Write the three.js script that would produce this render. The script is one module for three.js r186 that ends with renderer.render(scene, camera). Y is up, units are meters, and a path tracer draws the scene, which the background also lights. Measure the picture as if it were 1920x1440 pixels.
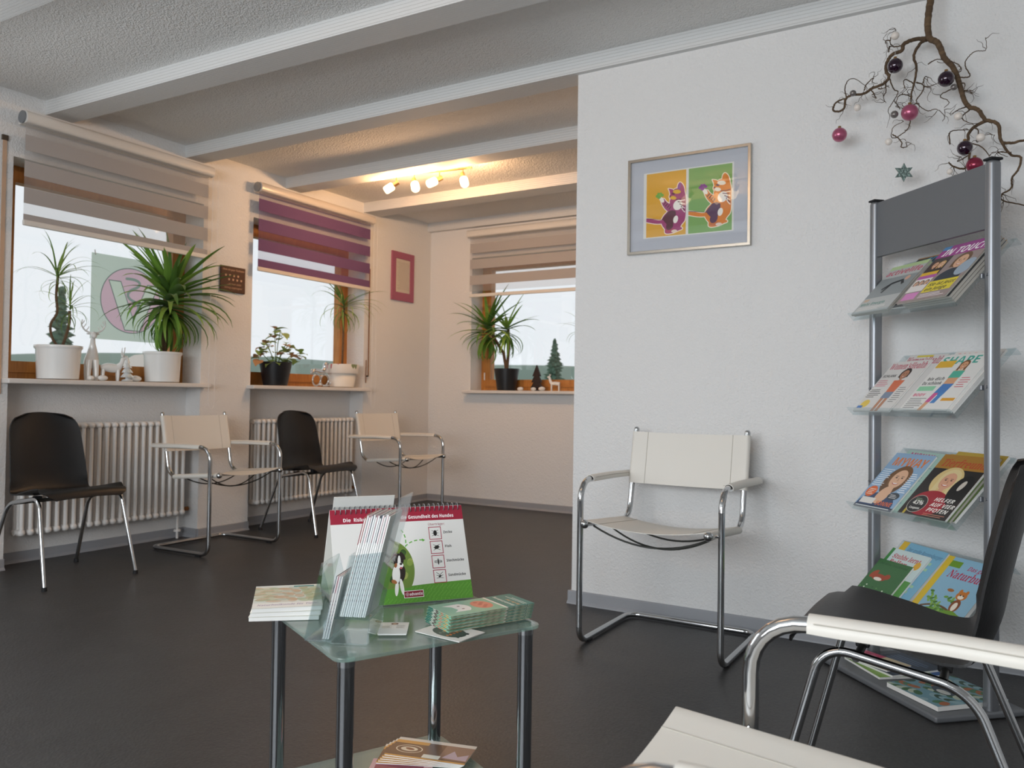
import * as THREE from 'three';
import { mergeGeometries, mergeVertices } from 'three/addons/utils/BufferGeometryUtils.js';
import { RoundedBoxGeometry } from 'three/addons/geometries/RoundedBoxGeometry.js';
import { RectAreaLightUniformsLib } from 'three/addons/lights/RectAreaLightUniformsLib.js';

// ---------------------------------------------------------------- camera, sky, unseen window light, exposure
const renderer = new THREE.WebGLRenderer({ antialias: true });
renderer.toneMapping = THREE.LinearToneMapping;
renderer.toneMappingExposure = 1.0;
renderer.shadowMap.enabled = true;
RectAreaLightUniformsLib.init();
const scene = new THREE.Scene();
scene.background = new THREE.Color().setRGB(0.86, 0.91, 0.95);

const camera = new THREE.PerspectiveCamera(50.96, 4 / 3, 0.05, 200);
{
  const D = Math.PI / 180, yaw = -30.918 * D, pitch = 1.0415 * D, roll = 0.8343 * D;
  const f = new THREE.Vector3(Math.sin(yaw) * Math.cos(pitch), Math.sin(pitch), -Math.cos(yaw) * Math.cos(pitch));
  const r = new THREE.Vector3(Math.cos(yaw), 0, Math.sin(yaw));
  const u = new THREE.Vector3().crossVectors(r, f);
  const r2 = r.clone().multiplyScalar(Math.cos(roll)).addScaledVector(u, Math.sin(roll));
  const u2 = r.clone().multiplyScalar(-Math.sin(roll)).addScaledVector(u, Math.cos(roll));
  camera.position.set(0, 1, 0);
  camera.quaternion.setFromRotationMatrix(new THREE.Matrix4().makeBasis(r2, u2, f.clone().negate()));
  camera.focus = 2.1; camera.userData.fStop = 7;
}
// light of unseen windows behind and beside the camera, strength chosen to light the room (the openings are built further down)
function unseenWindowLight(w, h, intensity, pos, look) {
  const l = new THREE.RectAreaLight(new THREE.Color().setRGB(0.9, 0.955, 1.0), intensity, w, h);
  l.position.set(...pos); l.lookAt(...look); scene.add(l);
}
unseenWindowLight(3.4, 1.36, 10.0, [-1.2, 1.62, 2.36], [-1.2, 1.62, -5]);
unseenWindowLight(1.3, 1.2, 4.5, [-4.72, 1.69, -0.75], [0, 1.69, -0.75]);

// ---------------------------------------------------------------- helpers
const V = (x, y, z) => new THREE.Vector3(x, y, z);
let seed = 7;
function rnd() { seed |= 0; seed = (seed + 0x6d2b79f5) | 0; let t = Math.imul(seed ^ (seed >>> 15), 1 | seed); t = (t + Math.imul(t ^ (t >>> 7), 61 | t)) ^ t; return ((t ^ (t >>> 14)) >>> 0) / 4294967296; }
const rr = (a, b) => a + (b - a) * rnd();
const taken = {};
function numbered(n) { if (!(n in taken)) { taken[n] = 0; return n; } taken[n]++; return n + '_' + String(taken[n]).padStart(3, '0'); }
function thing(name, label, category, pos = [0, 0, 0], turn = 0, group) {
  const o = new THREE.Group(); o.name = numbered(name); scene.add(o);
  o.position.set(...pos); o.rotation.y = turn; o.userData = { label, category };
  if (group) o.userData.group = group;
  return o;
}
function part(name, geo, mat, parent, label) {
  const m = new THREE.Mesh(geo, mat); m.name = name; m.castShadow = m.receiveShadow = true;
  if (parent) parent.add(m); else { m.name = numbered(name); scene.add(m); }
  if (label) m.userData.label = label;
  return m;
}
function solo(name, label, category, geo, mat, group) {
  const m = part(name, geo, mat, null); m.userData = { label, category }; if (group) m.userData.group = group; return m;
}
function struct(name, geo, mat, parent) { const m = part(name, geo, mat, parent); if (!parent) m.userData.kind = 'structure'; return m; }
function structGroup(name) { const g = new THREE.Group(); g.name = name; g.userData.kind = 'structure'; scene.add(g); return g; }
function bx(x0, x1, y0, y1, z0, z1) { const g = new THREE.BoxGeometry(Math.abs(x1 - x0), Math.abs(y1 - y0), Math.abs(z1 - z0)); g.translate((x0 + x1) / 2, (y0 + y1) / 2, (z0 + z1) / 2); return metres(g); }
function rbox(w, h, d, r = 0.004, s = 2) { return new RoundedBoxGeometry(w, h, d, s, r); }
// texture coordinates in metres, taken from the dominant direction of each face
function metres(g) {
  const p = g.attributes.position, n = g.attributes.normal, uv = new Float32Array(p.count * 2);
  for (let i = 0; i < p.count; i++) {
    const ax = Math.abs(n.getX(i)), ay = Math.abs(n.getY(i)), az = Math.abs(n.getZ(i));
    if (ay >= ax && ay >= az) { uv[2 * i] = p.getX(i); uv[2 * i + 1] = p.getZ(i); }
    else if (ax >= az) { uv[2 * i] = p.getZ(i); uv[2 * i + 1] = p.getY(i); }
    else { uv[2 * i] = p.getX(i); uv[2 * i + 1] = p.getY(i); }
  }
  g.setAttribute('uv', new THREE.BufferAttribute(uv, 2)); return g;
}
const merge = (l) => mergeGeometries(l.map((g) => (g.index ? g.toNonIndexed() : g)));
// polyline with rounded corners; radii: one number or one for each corner
function fillet(pts, rad, closed = false, n = 7) {
  const out = [], N = pts.length;
  for (let i = 0; i < N; i++) {
    if (!closed && (i === 0 || i === N - 1)) { out.push(pts[i].clone()); continue; }
    const a = pts[(i - 1 + N) % N], b = pts[i], c = pts[(i + 1) % N], R = Array.isArray(rad) ? rad[i] : rad;
    const la = Math.min(R, a.distanceTo(b) * 0.49), lc = Math.min(R, c.distanceTo(b) * 0.49);
    const p = b.clone().lerp(a, la / a.distanceTo(b)), q = b.clone().lerp(c, lc / c.distanceTo(b));
    for (let k = 0; k <= n; k++) { const t = k / n, k1 = 0.42; // between an arc and its corner
      const e = p.clone().multiplyScalar((1 - t) ** 3).addScaledVector(p.clone().lerp(b, 1 - k1), 3 * t * (1 - t) ** 2).addScaledVector(q.clone().lerp(b, 1 - k1), 3 * t * t * (1 - t)).addScaledVector(q, t ** 3);
      out.push(e); }
  }
  return out;
}
// tube along a polyline; r may be a number or a function of 0..1
function sweep(pts, r, sides = 10, closed = false) {
  const n = pts.length, pos = [], nor = [], uv = [], idx = [], T = [];
  for (let i = 0; i < n; i++) {
    const a = closed ? pts[(i - 1 + n) % n] : pts[Math.max(0, i - 1)], b = closed ? pts[(i + 1) % n] : pts[Math.min(n - 1, i + 1)];
    T.push(b.clone().sub(a).normalize());
  }
  let N = Math.abs(T[0].y) < 0.9 ? V(0, 1, 0) : V(1, 0, 0); N.addScaledVector(T[0], -N.dot(T[0])).normalize();
  const rings = closed ? n + 1 : n; let len = 0;
  for (let k = 0; k < rings; k++) {
    const i = k % n; if (k) { N.addScaledVector(T[i], -N.dot(T[i])).normalize(); len += pts[i].distanceTo(pts[(k - 1) % n]); }
    const B = T[i].clone().cross(N), R = typeof r === 'function' ? r(k / (rings - 1)) : r;
    for (let j = 0; j <= sides; j++) {
      const a = (j / sides) * 2 * Math.PI, c = Math.cos(a), s = Math.sin(a);
      const q = N.clone().multiplyScalar(c).addScaledVector(B, s);
      pos.push(pts[i].x + q.x * R, pts[i].y + q.y * R, pts[i].z + q.z * R); nor.push(q.x, q.y, q.z); uv.push(len, j / sides * 0.1);
    }
  }
  for (let k = 0; k < rings - 1; k++) for (let j = 0; j < sides; j++) { const a = k * (sides + 1) + j, b = a + sides + 1; idx.push(a, a + 1, b, b, a + 1, b + 1); }
  if (!closed) for (const [i, s] of [[0, -1], [n - 1, 1]]) {
    const c = pos.length / 3; pos.push(pts[i].x, pts[i].y, pts[i].z); nor.push(T[i].x * s, T[i].y * s, T[i].z * s); uv.push(0, 0);
    for (let j = 0; j <= sides; j++) { const o = (i * (sides + 1) + j) * 3; pos.push(pos[o], pos[o + 1], pos[o + 2]); nor.push(T[i].x * s, T[i].y * s, T[i].z * s); uv.push(0, 0); }
    for (let j = 0; j < sides; j++) s > 0 ? idx.push(c, c + 1 + j, c + 2 + j) : idx.push(c, c + 2 + j, c + 1 + j);
  }
  const g = new THREE.BufferGeometry();
  g.setAttribute('position', new THREE.Float32BufferAttribute(pos, 3)); g.setAttribute('normal', new THREE.Float32BufferAttribute(nor, 3)); g.setAttribute('uv', new THREE.Float32BufferAttribute(uv, 2)); g.setIndex(idx);
  return g;
}
// grid surface of given thickness: f(u, v) -> Vector3, both 0..1
function slab(f, nu, nv, thick) {
  const P = [], idx = [], W = nu + 1;
  for (let j = 0; j <= nv; j++) for (let i = 0; i <= nu; i++) P.push(f(i / nu, j / nv));
  const tmp = new THREE.BufferGeometry(); tmp.setAttribute('position', new THREE.Float32BufferAttribute(P.flatMap((p) => [p.x, p.y, p.z]), 3));
  for (let j = 0; j < nv; j++) for (let i = 0; i < nu; i++) { const a = j * W + i; idx.push(a, a + 1, a + W, a + 1, a + W + 1, a + W); }
  tmp.setIndex(idx); tmp.computeVertexNormals(); const N = tmp.attributes.normal, n = P.length, pos = [], uv = [], id = [];
  for (let s = 0; s < 2; s++) for (let i = 0; i < n; i++) { const k = s ? -thick : 0; pos.push(P[i].x + N.getX(i) * k, P[i].y + N.getY(i) * k, P[i].z + N.getZ(i) * k); uv.push((i % W) / nu, Math.floor(i / W) / nv); }
  for (let k = 0; k < idx.length; k += 3) { id.push(idx[k], idx[k + 1], idx[k + 2]); id.push(n + idx[k], n + idx[k + 2], n + idx[k + 1]); }
  const g0 = new THREE.BufferGeometry(); g0.setAttribute('position', new THREE.Float32BufferAttribute(pos, 3)); g0.setAttribute('uv', new THREE.Float32BufferAttribute(uv, 2)); g0.setIndex(id); g0.computeVertexNormals();
  const e = [], ep = [], eu = []; // rim with its own normals
  const ring = []; for (let i = 0; i <= nu; i++) ring.push(i); for (let j = 1; j <= nv; j++) ring.push(j * W + nu); for (let i = nu - 1; i >= 0; i--) ring.push(nv * W + i); for (let j = nv - 1; j > 0; j--) ring.push(j * W);
  for (let k = 0; k < ring.length; k++) { const a = ring[k], b = ring[(k + 1) % ring.length]; for (const q of [a, a + n, b, b, a + n, b + n]) { ep.push(pos[3 * q], pos[3 * q + 1], pos[3 * q + 2]); eu.push(uv[2 * q], uv[2 * q + 1]); } }
  const g1 = new THREE.BufferGeometry(); g1.setAttribute('position', new THREE.Float32BufferAttribute(ep, 3)); g1.setAttribute('uv', new THREE.Float32BufferAttribute(eu, 2)); g1.computeVertexNormals();
  return merge([g0, g1]);
}
const lathe = (pts, seg = 28) => new THREE.LatheGeometry(pts.map(([x, y]) => new THREE.Vector2(x, y)), seg);
function extrude(shape, depth, bevel = 0) { return new THREE.ExtrudeGeometry(shape, { depth, bevelEnabled: bevel > 0, bevelSize: bevel, bevelThickness: bevel, bevelSegments: 2, curveSegments: 20 }); }
function poly(pts) { const s = new THREE.Shape(); pts.forEach(([x, y], i) => (i ? s.lineTo(x, y) : s.moveTo(x, y))); s.closePath(); return s; }
function rectShape(x0, x1, y0, y1, holes = []) { const s = poly([[x0, y0], [x1, y0], [x1, y1], [x0, y1]]); for (const [a, b, c, d] of holes) s.holes.push(poly([[a, c], [a, d], [b, d], [b, c]])); return s; }

// ---------------------------------------------------------------- textures and materials
function canvasTex(w, h, fn) { const c = document.createElement('canvas'); c.width = w; c.height = h; const g = c.getContext('2d'); fn(g, w, h); const t = new THREE.CanvasTexture(c); t.colorSpace = THREE.SRGBColorSpace; t.magFilter = THREE.LinearFilter; return t; }
function noiseTex(size, fn, repeat) {
  const d = new Uint8Array(size * size * 4);
  for (let y = 0; y < size; y++) for (let x = 0; x < size; x++) { const v = fn(x, y), o = (y * size + x) * 4; for (let k = 0; k < 3; k++) d[o + k] = Math.max(0, Math.min(255, Array.isArray(v) ? v[k] : v)); d[o + 3] = 255; }
  const t = new THREE.DataTexture(d, size, size); t.wrapS = t.wrapT = THREE.RepeatWrapping; t.magFilter = THREE.LinearFilter; t.minFilter = THREE.LinearMipmapLinearFilter; t.generateMipmaps = true; if (repeat) t.repeat.set(repeat, repeat); t.needsUpdate = true; return t;
}
// periodic value noise
function lattice(n) { const a = Array.from({ length: n * n }, rnd); return (x, y) => { const xi = Math.floor(x), yi = Math.floor(y), fx = x - xi, fy = y - yi, s = fx * fx * (3 - 2 * fx), t = fy * fy * (3 - 2 * fy), q = (i, j) => a[(((j % n) + n) % n) * n + (((i % n) + n) % n)]; return (q(xi, yi) * (1 - s) + q(xi + 1, yi) * s) * (1 - t) + (q(xi, yi + 1) * (1 - s) + q(xi + 1, yi + 1) * s) * t; }; }
const L64 = lattice(64), L32 = lattice(32), L128 = lattice(128), L8 = lattice(8);
const plasterBump = noiseTex(512, (x, y) => 255 * (0.55 * L128(x / 4, y / 4) + 0.3 * L64(x / 8, y / 8) + 0.15 * L32(x / 16, y / 16)), 1.6);
const std = (o) => new THREE.MeshStandardMaterial(o), phy = (o) => new THREE.MeshPhysicalMaterial(o);
const M = {};
M.wall = std({ color: 0xe2e1e0, roughness: 0.92, bumpMap: plasterBump, bumpScale: 0.0028 });
M.ceiling = std({ color: 0xe6e5e3, roughness: 0.95, bumpMap: plasterBump, bumpScale: 0.005 });
const grooves = noiseTex(256, (x, y) => (y % 32 < 4 ? 60 : 190) + 40 * L64(x / 16, y / 4), 8);
M.beam = std({ color: 0xd9d9d8, roughness: 0.7, bumpMap: grooves, bumpScale: 0.0025 });
M.floor = std({ roughness: 0.42, map: noiseTex(512, (x, y) => { const v = 0.5 * L128(x / 4, y / 4) + 0.3 * rnd() + 0.2 * L8(x / 64, y / 64), b = 55 + 26 * (v - 0.5); return [b + 1, b, b]; }, 1.2), bumpMap: plasterBump, bumpScale: 0.0008 });
M.floor.map.colorSpace = THREE.SRGBColorSpace;
M.base = std({ color: 0x9a9ca1, roughness: 0.5 });
const woodGrain = (a, b) => { const t = noiseTex(256, (x, y) => { const g = 0.6 * L64(x / 3, y / 60) + 0.4 * L32(x / 10, y / 40); return a.map((c, k) => c + (b[k] - c) * g); }, 2); t.colorSpace = THREE.SRGBColorSpace; return t; };
M.wood = std({ map: woodGrain([205, 142, 72], [166, 104, 44]), roughness: 0.45 });
M.sill = std({ color: 0xdedad6, roughness: 0.35 });
M.glass = phy({ color: 0xffffff, transmission: 1, roughness: 0, thickness: 0, ior: 1.45 });
M.chrome = std({ color: 0xc4c6c8, metalness: 1, roughness: 0.09 });
M.leather = std({ color: 0xdfdbd3, roughness: 0.5 });
M.seam = std({ color: 0xb9b4aa, roughness: 0.8 });
M.rubber = std({ color: 0x17171a, roughness: 0.7 });
M.black = std({ color: 0x0a0a0d, roughness: 0.45, bumpMap: plasterBump, bumpScale: 0.0003 });
M.steelRod = std({ color: 0x4a4a46, metalness: 0.6, roughness: 0.45 });
M.whitePlastic = std({ color: 0xe9e9e8, roughness: 0.35 });
M.whiteGloss = phy({ color: 0xf0f0ee, roughness: 0.18, clearcoat: 0.6 });
M.radiator = std({ color: 0xeceae7, roughness: 0.38 });
M.brass = std({ color: 0x8a5a34, metalness: 0.8, roughness: 0.4 });
M.alu = std({ color: 0x94979c, metalness: 0.75, roughness: 0.36 });
M.aluPanel = std({ color: 0x74777b, metalness: 0.35, roughness: 0.5 });
M.acrylic = phy({ color: 0xf3f7f8, transmission: 1, roughness: 0.03, thickness: 0, ior: 1.4 });
M.paper = std({ color: 0xe8e7e3, roughness: 0.8 });
M.blackPot = std({ color: 0x15171c, roughness: 0.38 });
// ---------------------------------------------------------------- the room
const WX = -4.76, NX = -4.91, FZ = -6.36, RZ = -3.58, EX = 2.4, BZ = 2.4, CH = 2.70, BH = 2.617;
const NICHES = [[-3.71, -2.43], [-5.40, -4.15]], HEAD = 2.33;
struct('floor', bx(WX - 0.4, EX + 0.2, -0.06, 0, FZ - 0.4, BZ + 0.2), M.floor);
struct('ceiling', bx(WX - 0.4, EX + 0.2, CH, CH + 0.1, FZ - 0.4, BZ + 0.2), M.ceiling);
{ // window wall: solid, with two recesses from floor to lintel and one unseen window beside the camera
  const s = poly([[FZ - 0.3, 0], [NICHES[1][0], 0], [NICHES[1][0], HEAD], [NICHES[1][1], HEAD], [NICHES[1][1], 0], [NICHES[0][0], 0], [NICHES[0][0], HEAD], [NICHES[0][1], HEAD], [NICHES[0][1], 0], [BZ + 0.1, 0], [BZ + 0.1, CH], [FZ - 0.3, CH]]);
  s.holes.push(poly([[-1.4, 1.07], [-1.4, HEAD], [-0.1, HEAD], [-0.1, 1.07]]));
  const g = extrude(s, 0.32); g.rotateY(-Math.PI / 2); g.translate(WX, 0, 0); struct('wall_left', metres(g), M.wall);
  NICHES.forEach(([a, b], i) => struct('wall_left_niche' + (i ? '_001' : ''), bx(NX - 0.17, NX, 0, 1.045, a, b), M.wall));
}
{ const s = rectShape(WX, -1.70, 0, CH, [[-4.27, -2.95, 1.045, HEAD]]); const g = extrude(s, 0.3); g.translate(0, 0, FZ - 0.3); struct('wall_far', metres(g), M.wall); }
struct('wall_right', bx(-1.785, EX, 0, BH, RZ - 0.12, RZ), M.wall);
struct('wall_alcove', bx(-1.785, -1.70, 0, CH, FZ, RZ - 0.12), M.wall);
{ const s = rectShape(WX, EX, 0, CH, [[-2.9, 0.5, 0.94, 2.3]]); const g = extrude(s, 0.25); g.translate(0, 0, BZ); struct('wall_back', metres(g), M.wall); }
struct('wall_east', bx(EX, EX + 0.12, 0, CH, RZ - 0.12, BZ), M.wall);
// ceiling beams
[[-2.60, -2.76, 0.026], [-3.55, -3.70, 0], [-4.46, -4.62, 0], [-5.37, -5.56, 0], [-6.30, FZ, 0], [-1.66, -1.82, 0.02], [-0.72, -0.88, 0], [0.22, 0.06, 0], [1.16, 1.0, 0]].forEach(([f, b, t], i) => {
  const x1 = f < RZ - 0.1 ? -1.785 : EX, g = bx(0, x1 - WX, BH, CH, b - f, 0); 
  const m = struct('trim_' + (i + 1), g, M.beam); m.position.set(WX, 0, f); m.rotation.y = -t * -1;
});
// grey skirting with a small foot; from (x0,z0) to (x1,z1), the room on the left-hand normal (nx,nz)
function skirting(side, x0, z0, x1, z1, nx, nz) {
  const len = Math.hypot(x1 - x0, z1 - z0), s = poly([[0, 0], [0.024, 0], [0.022, 0.006], [0.013, 0.016], [0.012, 0.058], [0.009, 0.062], [0, 0.062]]);
  const g = extrude(s, len), m = new THREE.Matrix4().makeBasis(V(nx, 0, nz), V(0, 1, 0), V((x1 - x0) / len, 0, (z1 - z0) / len)); m.setPosition(x0, 0, z0); g.applyMatrix4(m);
  if (m.determinant() < 0) { const p = g.attributes.position.array; for (let i = 0; i < p.length; i += 9) for (let k = 0; k < 3; k++) { const t = p[i + 3 + k]; p[i + 3 + k] = p[i + 6 + k]; p[i + 6 + k] = t; } g.computeVertexNormals(); }
  struct(numbered('baseboard_' + side), metres(g), M.base);
}
skirting('left', WX, BZ, WX, -2.43, 1, 0); skirting('left', NX, -2.43, NX, -3.71, 1, 0); skirting('left', WX, -3.71, WX, -4.15, 1, 0);
skirting('left', NX, -4.15, NX, -5.40, 1, 0); skirting('left', WX, -5.40, WX, FZ, 1, 0);
skirting('left', WX, -3.71, NX, -3.71, 0, 1); skirting('left', WX, -5.40, NX, -5.40, 0, 1);
skirting('far', WX, FZ, -1.785, FZ, 0, 1); skirting('right', -1.80, RZ, EX, RZ, 0, 1); skirting('right', -1.785, FZ, -1.785, RZ, -1, 0);
skirting('east', EX, RZ, EX, BZ, -1, 0); skirting('back', WX, BZ, EX, BZ, 0, -1);

// ---------------------------------------------------------------- windows: built facing +z in their own frame, origin at the middle of the sill
function windowUnit(n, w, h, pos, turn, sillOut, withSill = true) {
  const g = structGroup('window_' + n); g.position.set(...pos); g.rotation.y = turn;
  const ring = (o, i, z0, z1) => { const s = rectShape(-w / 2 + o, w / 2 - o, o, h - o, [[-w / 2 + i, w / 2 - i, i, h - i]]); const e = extrude(s, z1 - z0, 0); e.translate(0, 0, z0); return metres(e); };
  struct('frame', ring(0, 0.045, -0.07, 0), M.wood, g);
  struct('sash', ring(0.042, 0.108, -0.062, 0.012), M.wood, g);
  struct('pane', bx(-w / 2 + 0.1, w / 2 - 0.1, 0.1, h - 0.1, -0.036, -0.03), M.glass, g);
  if (withSill) { const s = rbox(w + 0.07, 0.028, sillOut, 0.006); s.translate(0, -0.012, sillOut / 2 - 0.012); struct('window_sill', s, M.sill, g); }
  const hin = new THREE.CylinderGeometry(0.007, 0.007, 0.07, 10); hin.translate(-w / 2 + 0.045, 0.14, 0.014); struct('hinge', hin, M.whitePlastic, g);
  return g;
}
const SY = 1.071; // top of the sills
windowUnit(1, 1.28, HEAD - SY + 0.01, [-4.955, SY, -3.07], Math.PI / 2, 0.285);
windowUnit(2, 1.25, HEAD - SY + 0.01, [-4.955, SY, -4.775], Math.PI / 2, 0.285);
windowUnit(3, 1.32, HEAD - SY + 0.01, [-3.61, SY, FZ - 0.19], 0, 0.30);
windowUnit(4, 3.4, 1.36, [-1.2, 0.94, BZ + 0.14], Math.PI, 0.05, false);  // out of view behind the camera, placed to light the right wall and beams
windowUnit(5, 1.3, 1.26, [-4.955, 1.07, -0.75], Math.PI / 2, 0.285);  // unseen window left of the camera, lights the near part of the room

// ---------------------------------------------------------------- roller blinds with opaque and sheer bands (zebra blinds)
function zebra(name, label, w, pos, turn, colour, railColour, bottom, seedZ, group) {
  const g = thing(name, label, 'blind', pos, turn, group), top = 2.50 - pos[1];
  const opaque = phy({ color: colour, roughness: 0.9, transmission: 0.12, thickness: 0 }), sheer = std({ color: colour, roughness: 0.9, transparent: true, opacity: 0.2 });
  const box = extrude((() => { const s = new THREE.Shape(); s.moveTo(-0.045, -0.03); s.lineTo(0.03, -0.03); s.quadraticCurveTo(0.05, -0.03, 0.05, 0.0); s.quadraticCurveTo(0.05, 0.035, 0.02, 0.04); s.lineTo(-0.045, 0.04); s.closePath(); return s; })(), w); box.rotateY(-Math.PI / 2); box.translate(w / 2, top + 0.04, 0); 
  // the profile's x became depth; turn it so that its round side faces the room
  part('cassette', box, railColour, g);
  for (const s of [-1, 1]) { const c = new THREE.CylinderGeometry(0.036, 0.036, 0.008, 20); c.rotateZ(Math.PI / 2); c.translate(s * (w / 2 + 0.004), top + 0.045, 0.0); part('end_cap', c, M.alu, g); const b = rbox(0.03, 0.006, 0.03, 0.002); b.translate(s * (w / 2 - 0.05), top + 0.085, -0.02); part('bracket', b, M.alu, g); }
  let y = top + 0.012; const end = bottom - pos[1] + 0.02; let k = 0; const ho = 0.088, hs = 0.062;
  y -= seedZ; { const p = bx(-w / 2 + 0.015, w / 2 - 0.015, y, top + 0.012, -0.001, 0.001); part('sheer_band', p, sheer, g); }
  while (y > end + 0.03) {
    const h = k % 2 ? hs : ho, y0 = Math.max(end, y - h);
    part(k % 2 ? 'sheer_band' : 'opaque_band', bx(-w / 2 + 0.015, w / 2 - 0.015, y0, y, k % 2 ? -0.001 : -0.0015, k % 2 ? 0.001 : 0.0015), k % 2 ? sheer : opaque, g); y = y0; k++;
  }
  const rail = rbox(w - 0.024, 0.032, 0.016, 0.006); rail.translate(0, end - 0.012, 0); part('bottom_rail', rail, railColour, g);
  // pull chain at the right-hand end
  const x = w / 2 - 0.004, low = 0.92 - pos[1], ch = fillet([V(x, top + 0.03, 0.034), V(x, low, 0.03), V(x + 0.03, low - 0.03, 0.03), V(x + 0.05, low, 0.03), V(x + 0.045, top + 0.03, 0.034)], 0.03);
  part('pull_chain', sweep(ch, 0.0016, 5), M.whitePlastic, g);
  return g;
}
M.cassette = std({ color: 0xdcd8d2, roughness: 0.4 });
M.cassette2 = std({ color: 0xd9d0c6, metalness: 0.2, roughness: 0.3 });
zebra('roller_blind', 'grey banded roller blind over the window with the round emblem panel', 1.265, [-4.695, 1.2, -3.075], Math.PI / 2, 0xb3aeac, M.cassette, 1.945, 0.06);
zebra('roller_blind', 'purple banded roller blind over the middle window', 1.275, [-4.695, 1.2, -4.765], Math.PI / 2, 0x6a4a74, M.cassette2, 1.93, 0.05);
zebra('roller_blind', 'grey banded roller blind over the far window behind the wall corner', 1.36, [-3.585, 1.2, FZ + 0.066], 0, 0xb3aeac, M.cassette, 1.955, 0.06);
{ const g = bx(-0.011, 0.011, 0, 1.43, -0.0015, 0.0015), t = thing('shutter_strap', 'narrow beige shutter strap on the wall left of the emblem window', 'strap', [WX + 0.006, 0.985, -2.379], Math.PI / 2);
  part('webbing', g, std({ color: 0xc7a58a, roughness: 0.9 }), t); const b = rbox(0.034, 0.03, 0.012, 0.003); b.translate(0, 1.435, 0); part('strap_guide', b, std({ color: 0x4b3c2e, roughness: 0.6 }), t); }
{ const t = thing('strap_winder', 'thin brass shutter cord running down the wall beside the purple blind', 'cord', [WX + 0.014, 1.18, -5.45], Math.PI / 2);
  const g = sweep([V(0, 0, 0), V(0, 0.95, 0)], 0.005, 6); part('cord', g, M.brass, t); const w = sweep([V(-0.03, -0.06, 0), V(-0.03, 0.14, 0)], 0.004, 6); part('cord', w, M.brass, t); const k = sweep([V(-0.03, 0.0, 0), V(0, 0.0, 0)], 0.006, 6); part('clip', k, M.rubber, t); }

// ---------------------------------------------------------------- column radiators in the niches
function radiator(label, z0, z1, valveZ) {
  const t = thing('column_radiator', label, 'radiator', [-4.835, 0, (z0 + z1) / 2], Math.PI / 2, 'column radiators under the windows');
  const n = Math.round(Math.abs(z1 - z0) / 0.05), w = Math.abs(z1 - z0), list = [];
  for (const dz of [-0.036, 0, 0.036]) { const c = new THREE.CapsuleGeometry(0.0125, 0.62, 3, 8); c.translate(0, 0.49, dz); list.push(c); }
  for (const y of [0.185, 0.795]) { const h = new THREE.CapsuleGeometry(0.021, 0.07, 4, 8); h.rotateX(Math.PI / 2); h.translate(0, y, 0); list.push(h); }
  const sec = merge(list);
  for (let i = 0; i < n; i++) { const m = part('section', sec, M.radiator, t); m.position.x = -w / 2 + (i + 0.5) * (w / n); }
  for (const y of [0.185, 0.795]) { const p = new THREE.CylinderGeometry(0.016, 0.016, w, 10); p.rotateZ(Math.PI / 2); p.translate(0, y, 0); part('header_pipe', p, M.radiator, t); }
  const v = new THREE.CylinderGeometry(0.013, 0.016, 0.05, 10); v.rotateZ(Math.PI / 2); v.translate(w / 2 + 0.02, 0.2, 0); part('valve', v, M.brass, t);
  part('supply_pipe', sweep([V(w / 2 - 0.02, 0.18, -0.02), V(w / 2 - 0.02, 0.0, -0.02)], 0.009, 8), M.radiator, t);
  const ro = new THREE.CylinderGeometry(0.022, 0.024, 0.014, 14); ro.translate(w / 2 - 0.02, 0.055, -0.02); part('pipe_rosette', ro, M.radiator, t);
  for (const s of [-1, 1]) { const b = rbox(0.02, 0.03, 0.04, 0.004); b.translate(s * w * 0.35, 0.80, -0.055); part('wall_bracket', b, M.radiator, t); }
}
radiator('white column radiator below the emblem window behind the black chair', -3.64, -2.52);
radiator('white column radiator below the purple blind behind the black chair', -5.33, -4.25);
// ---------------------------------------------------------------- white cantilever armchair; front towards +z, origin on the floor
function ribbon(profile, a, b, n, thick, sag) { // profile: function u -> [x, h]; swept from a to b (Vector3 of origin), with two axes
  return slab((u, v) => { const o = a.o.clone().lerp(b.o, v), [x, h] = profile(u, v); return o.addScaledVector(a.x, x).addScaledVector(a.n, h); }, 36, n, thick);
}
function sling(hw, r, sag) { // across from one tube to the other, wrapped round both
  return (u) => {
    const wrap = 0.14;
    if (u < wrap) { const a = Math.PI * 1.35 - (u / wrap) * Math.PI * 0.85; return [-hw + r * Math.cos(a), r * Math.sin(a)]; }
    if (u > 1 - wrap) { const a = Math.PI * 0.5 - ((u - 1 + wrap) / wrap) * Math.PI * 0.85; return [hw + r * Math.cos(a), r * Math.sin(a)]; }
    const t = (u - wrap) / (1 - 2 * wrap); return [-hw + 2 * hw * t, r - sag * 4 * t * (1 - t)];
  };
}
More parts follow.
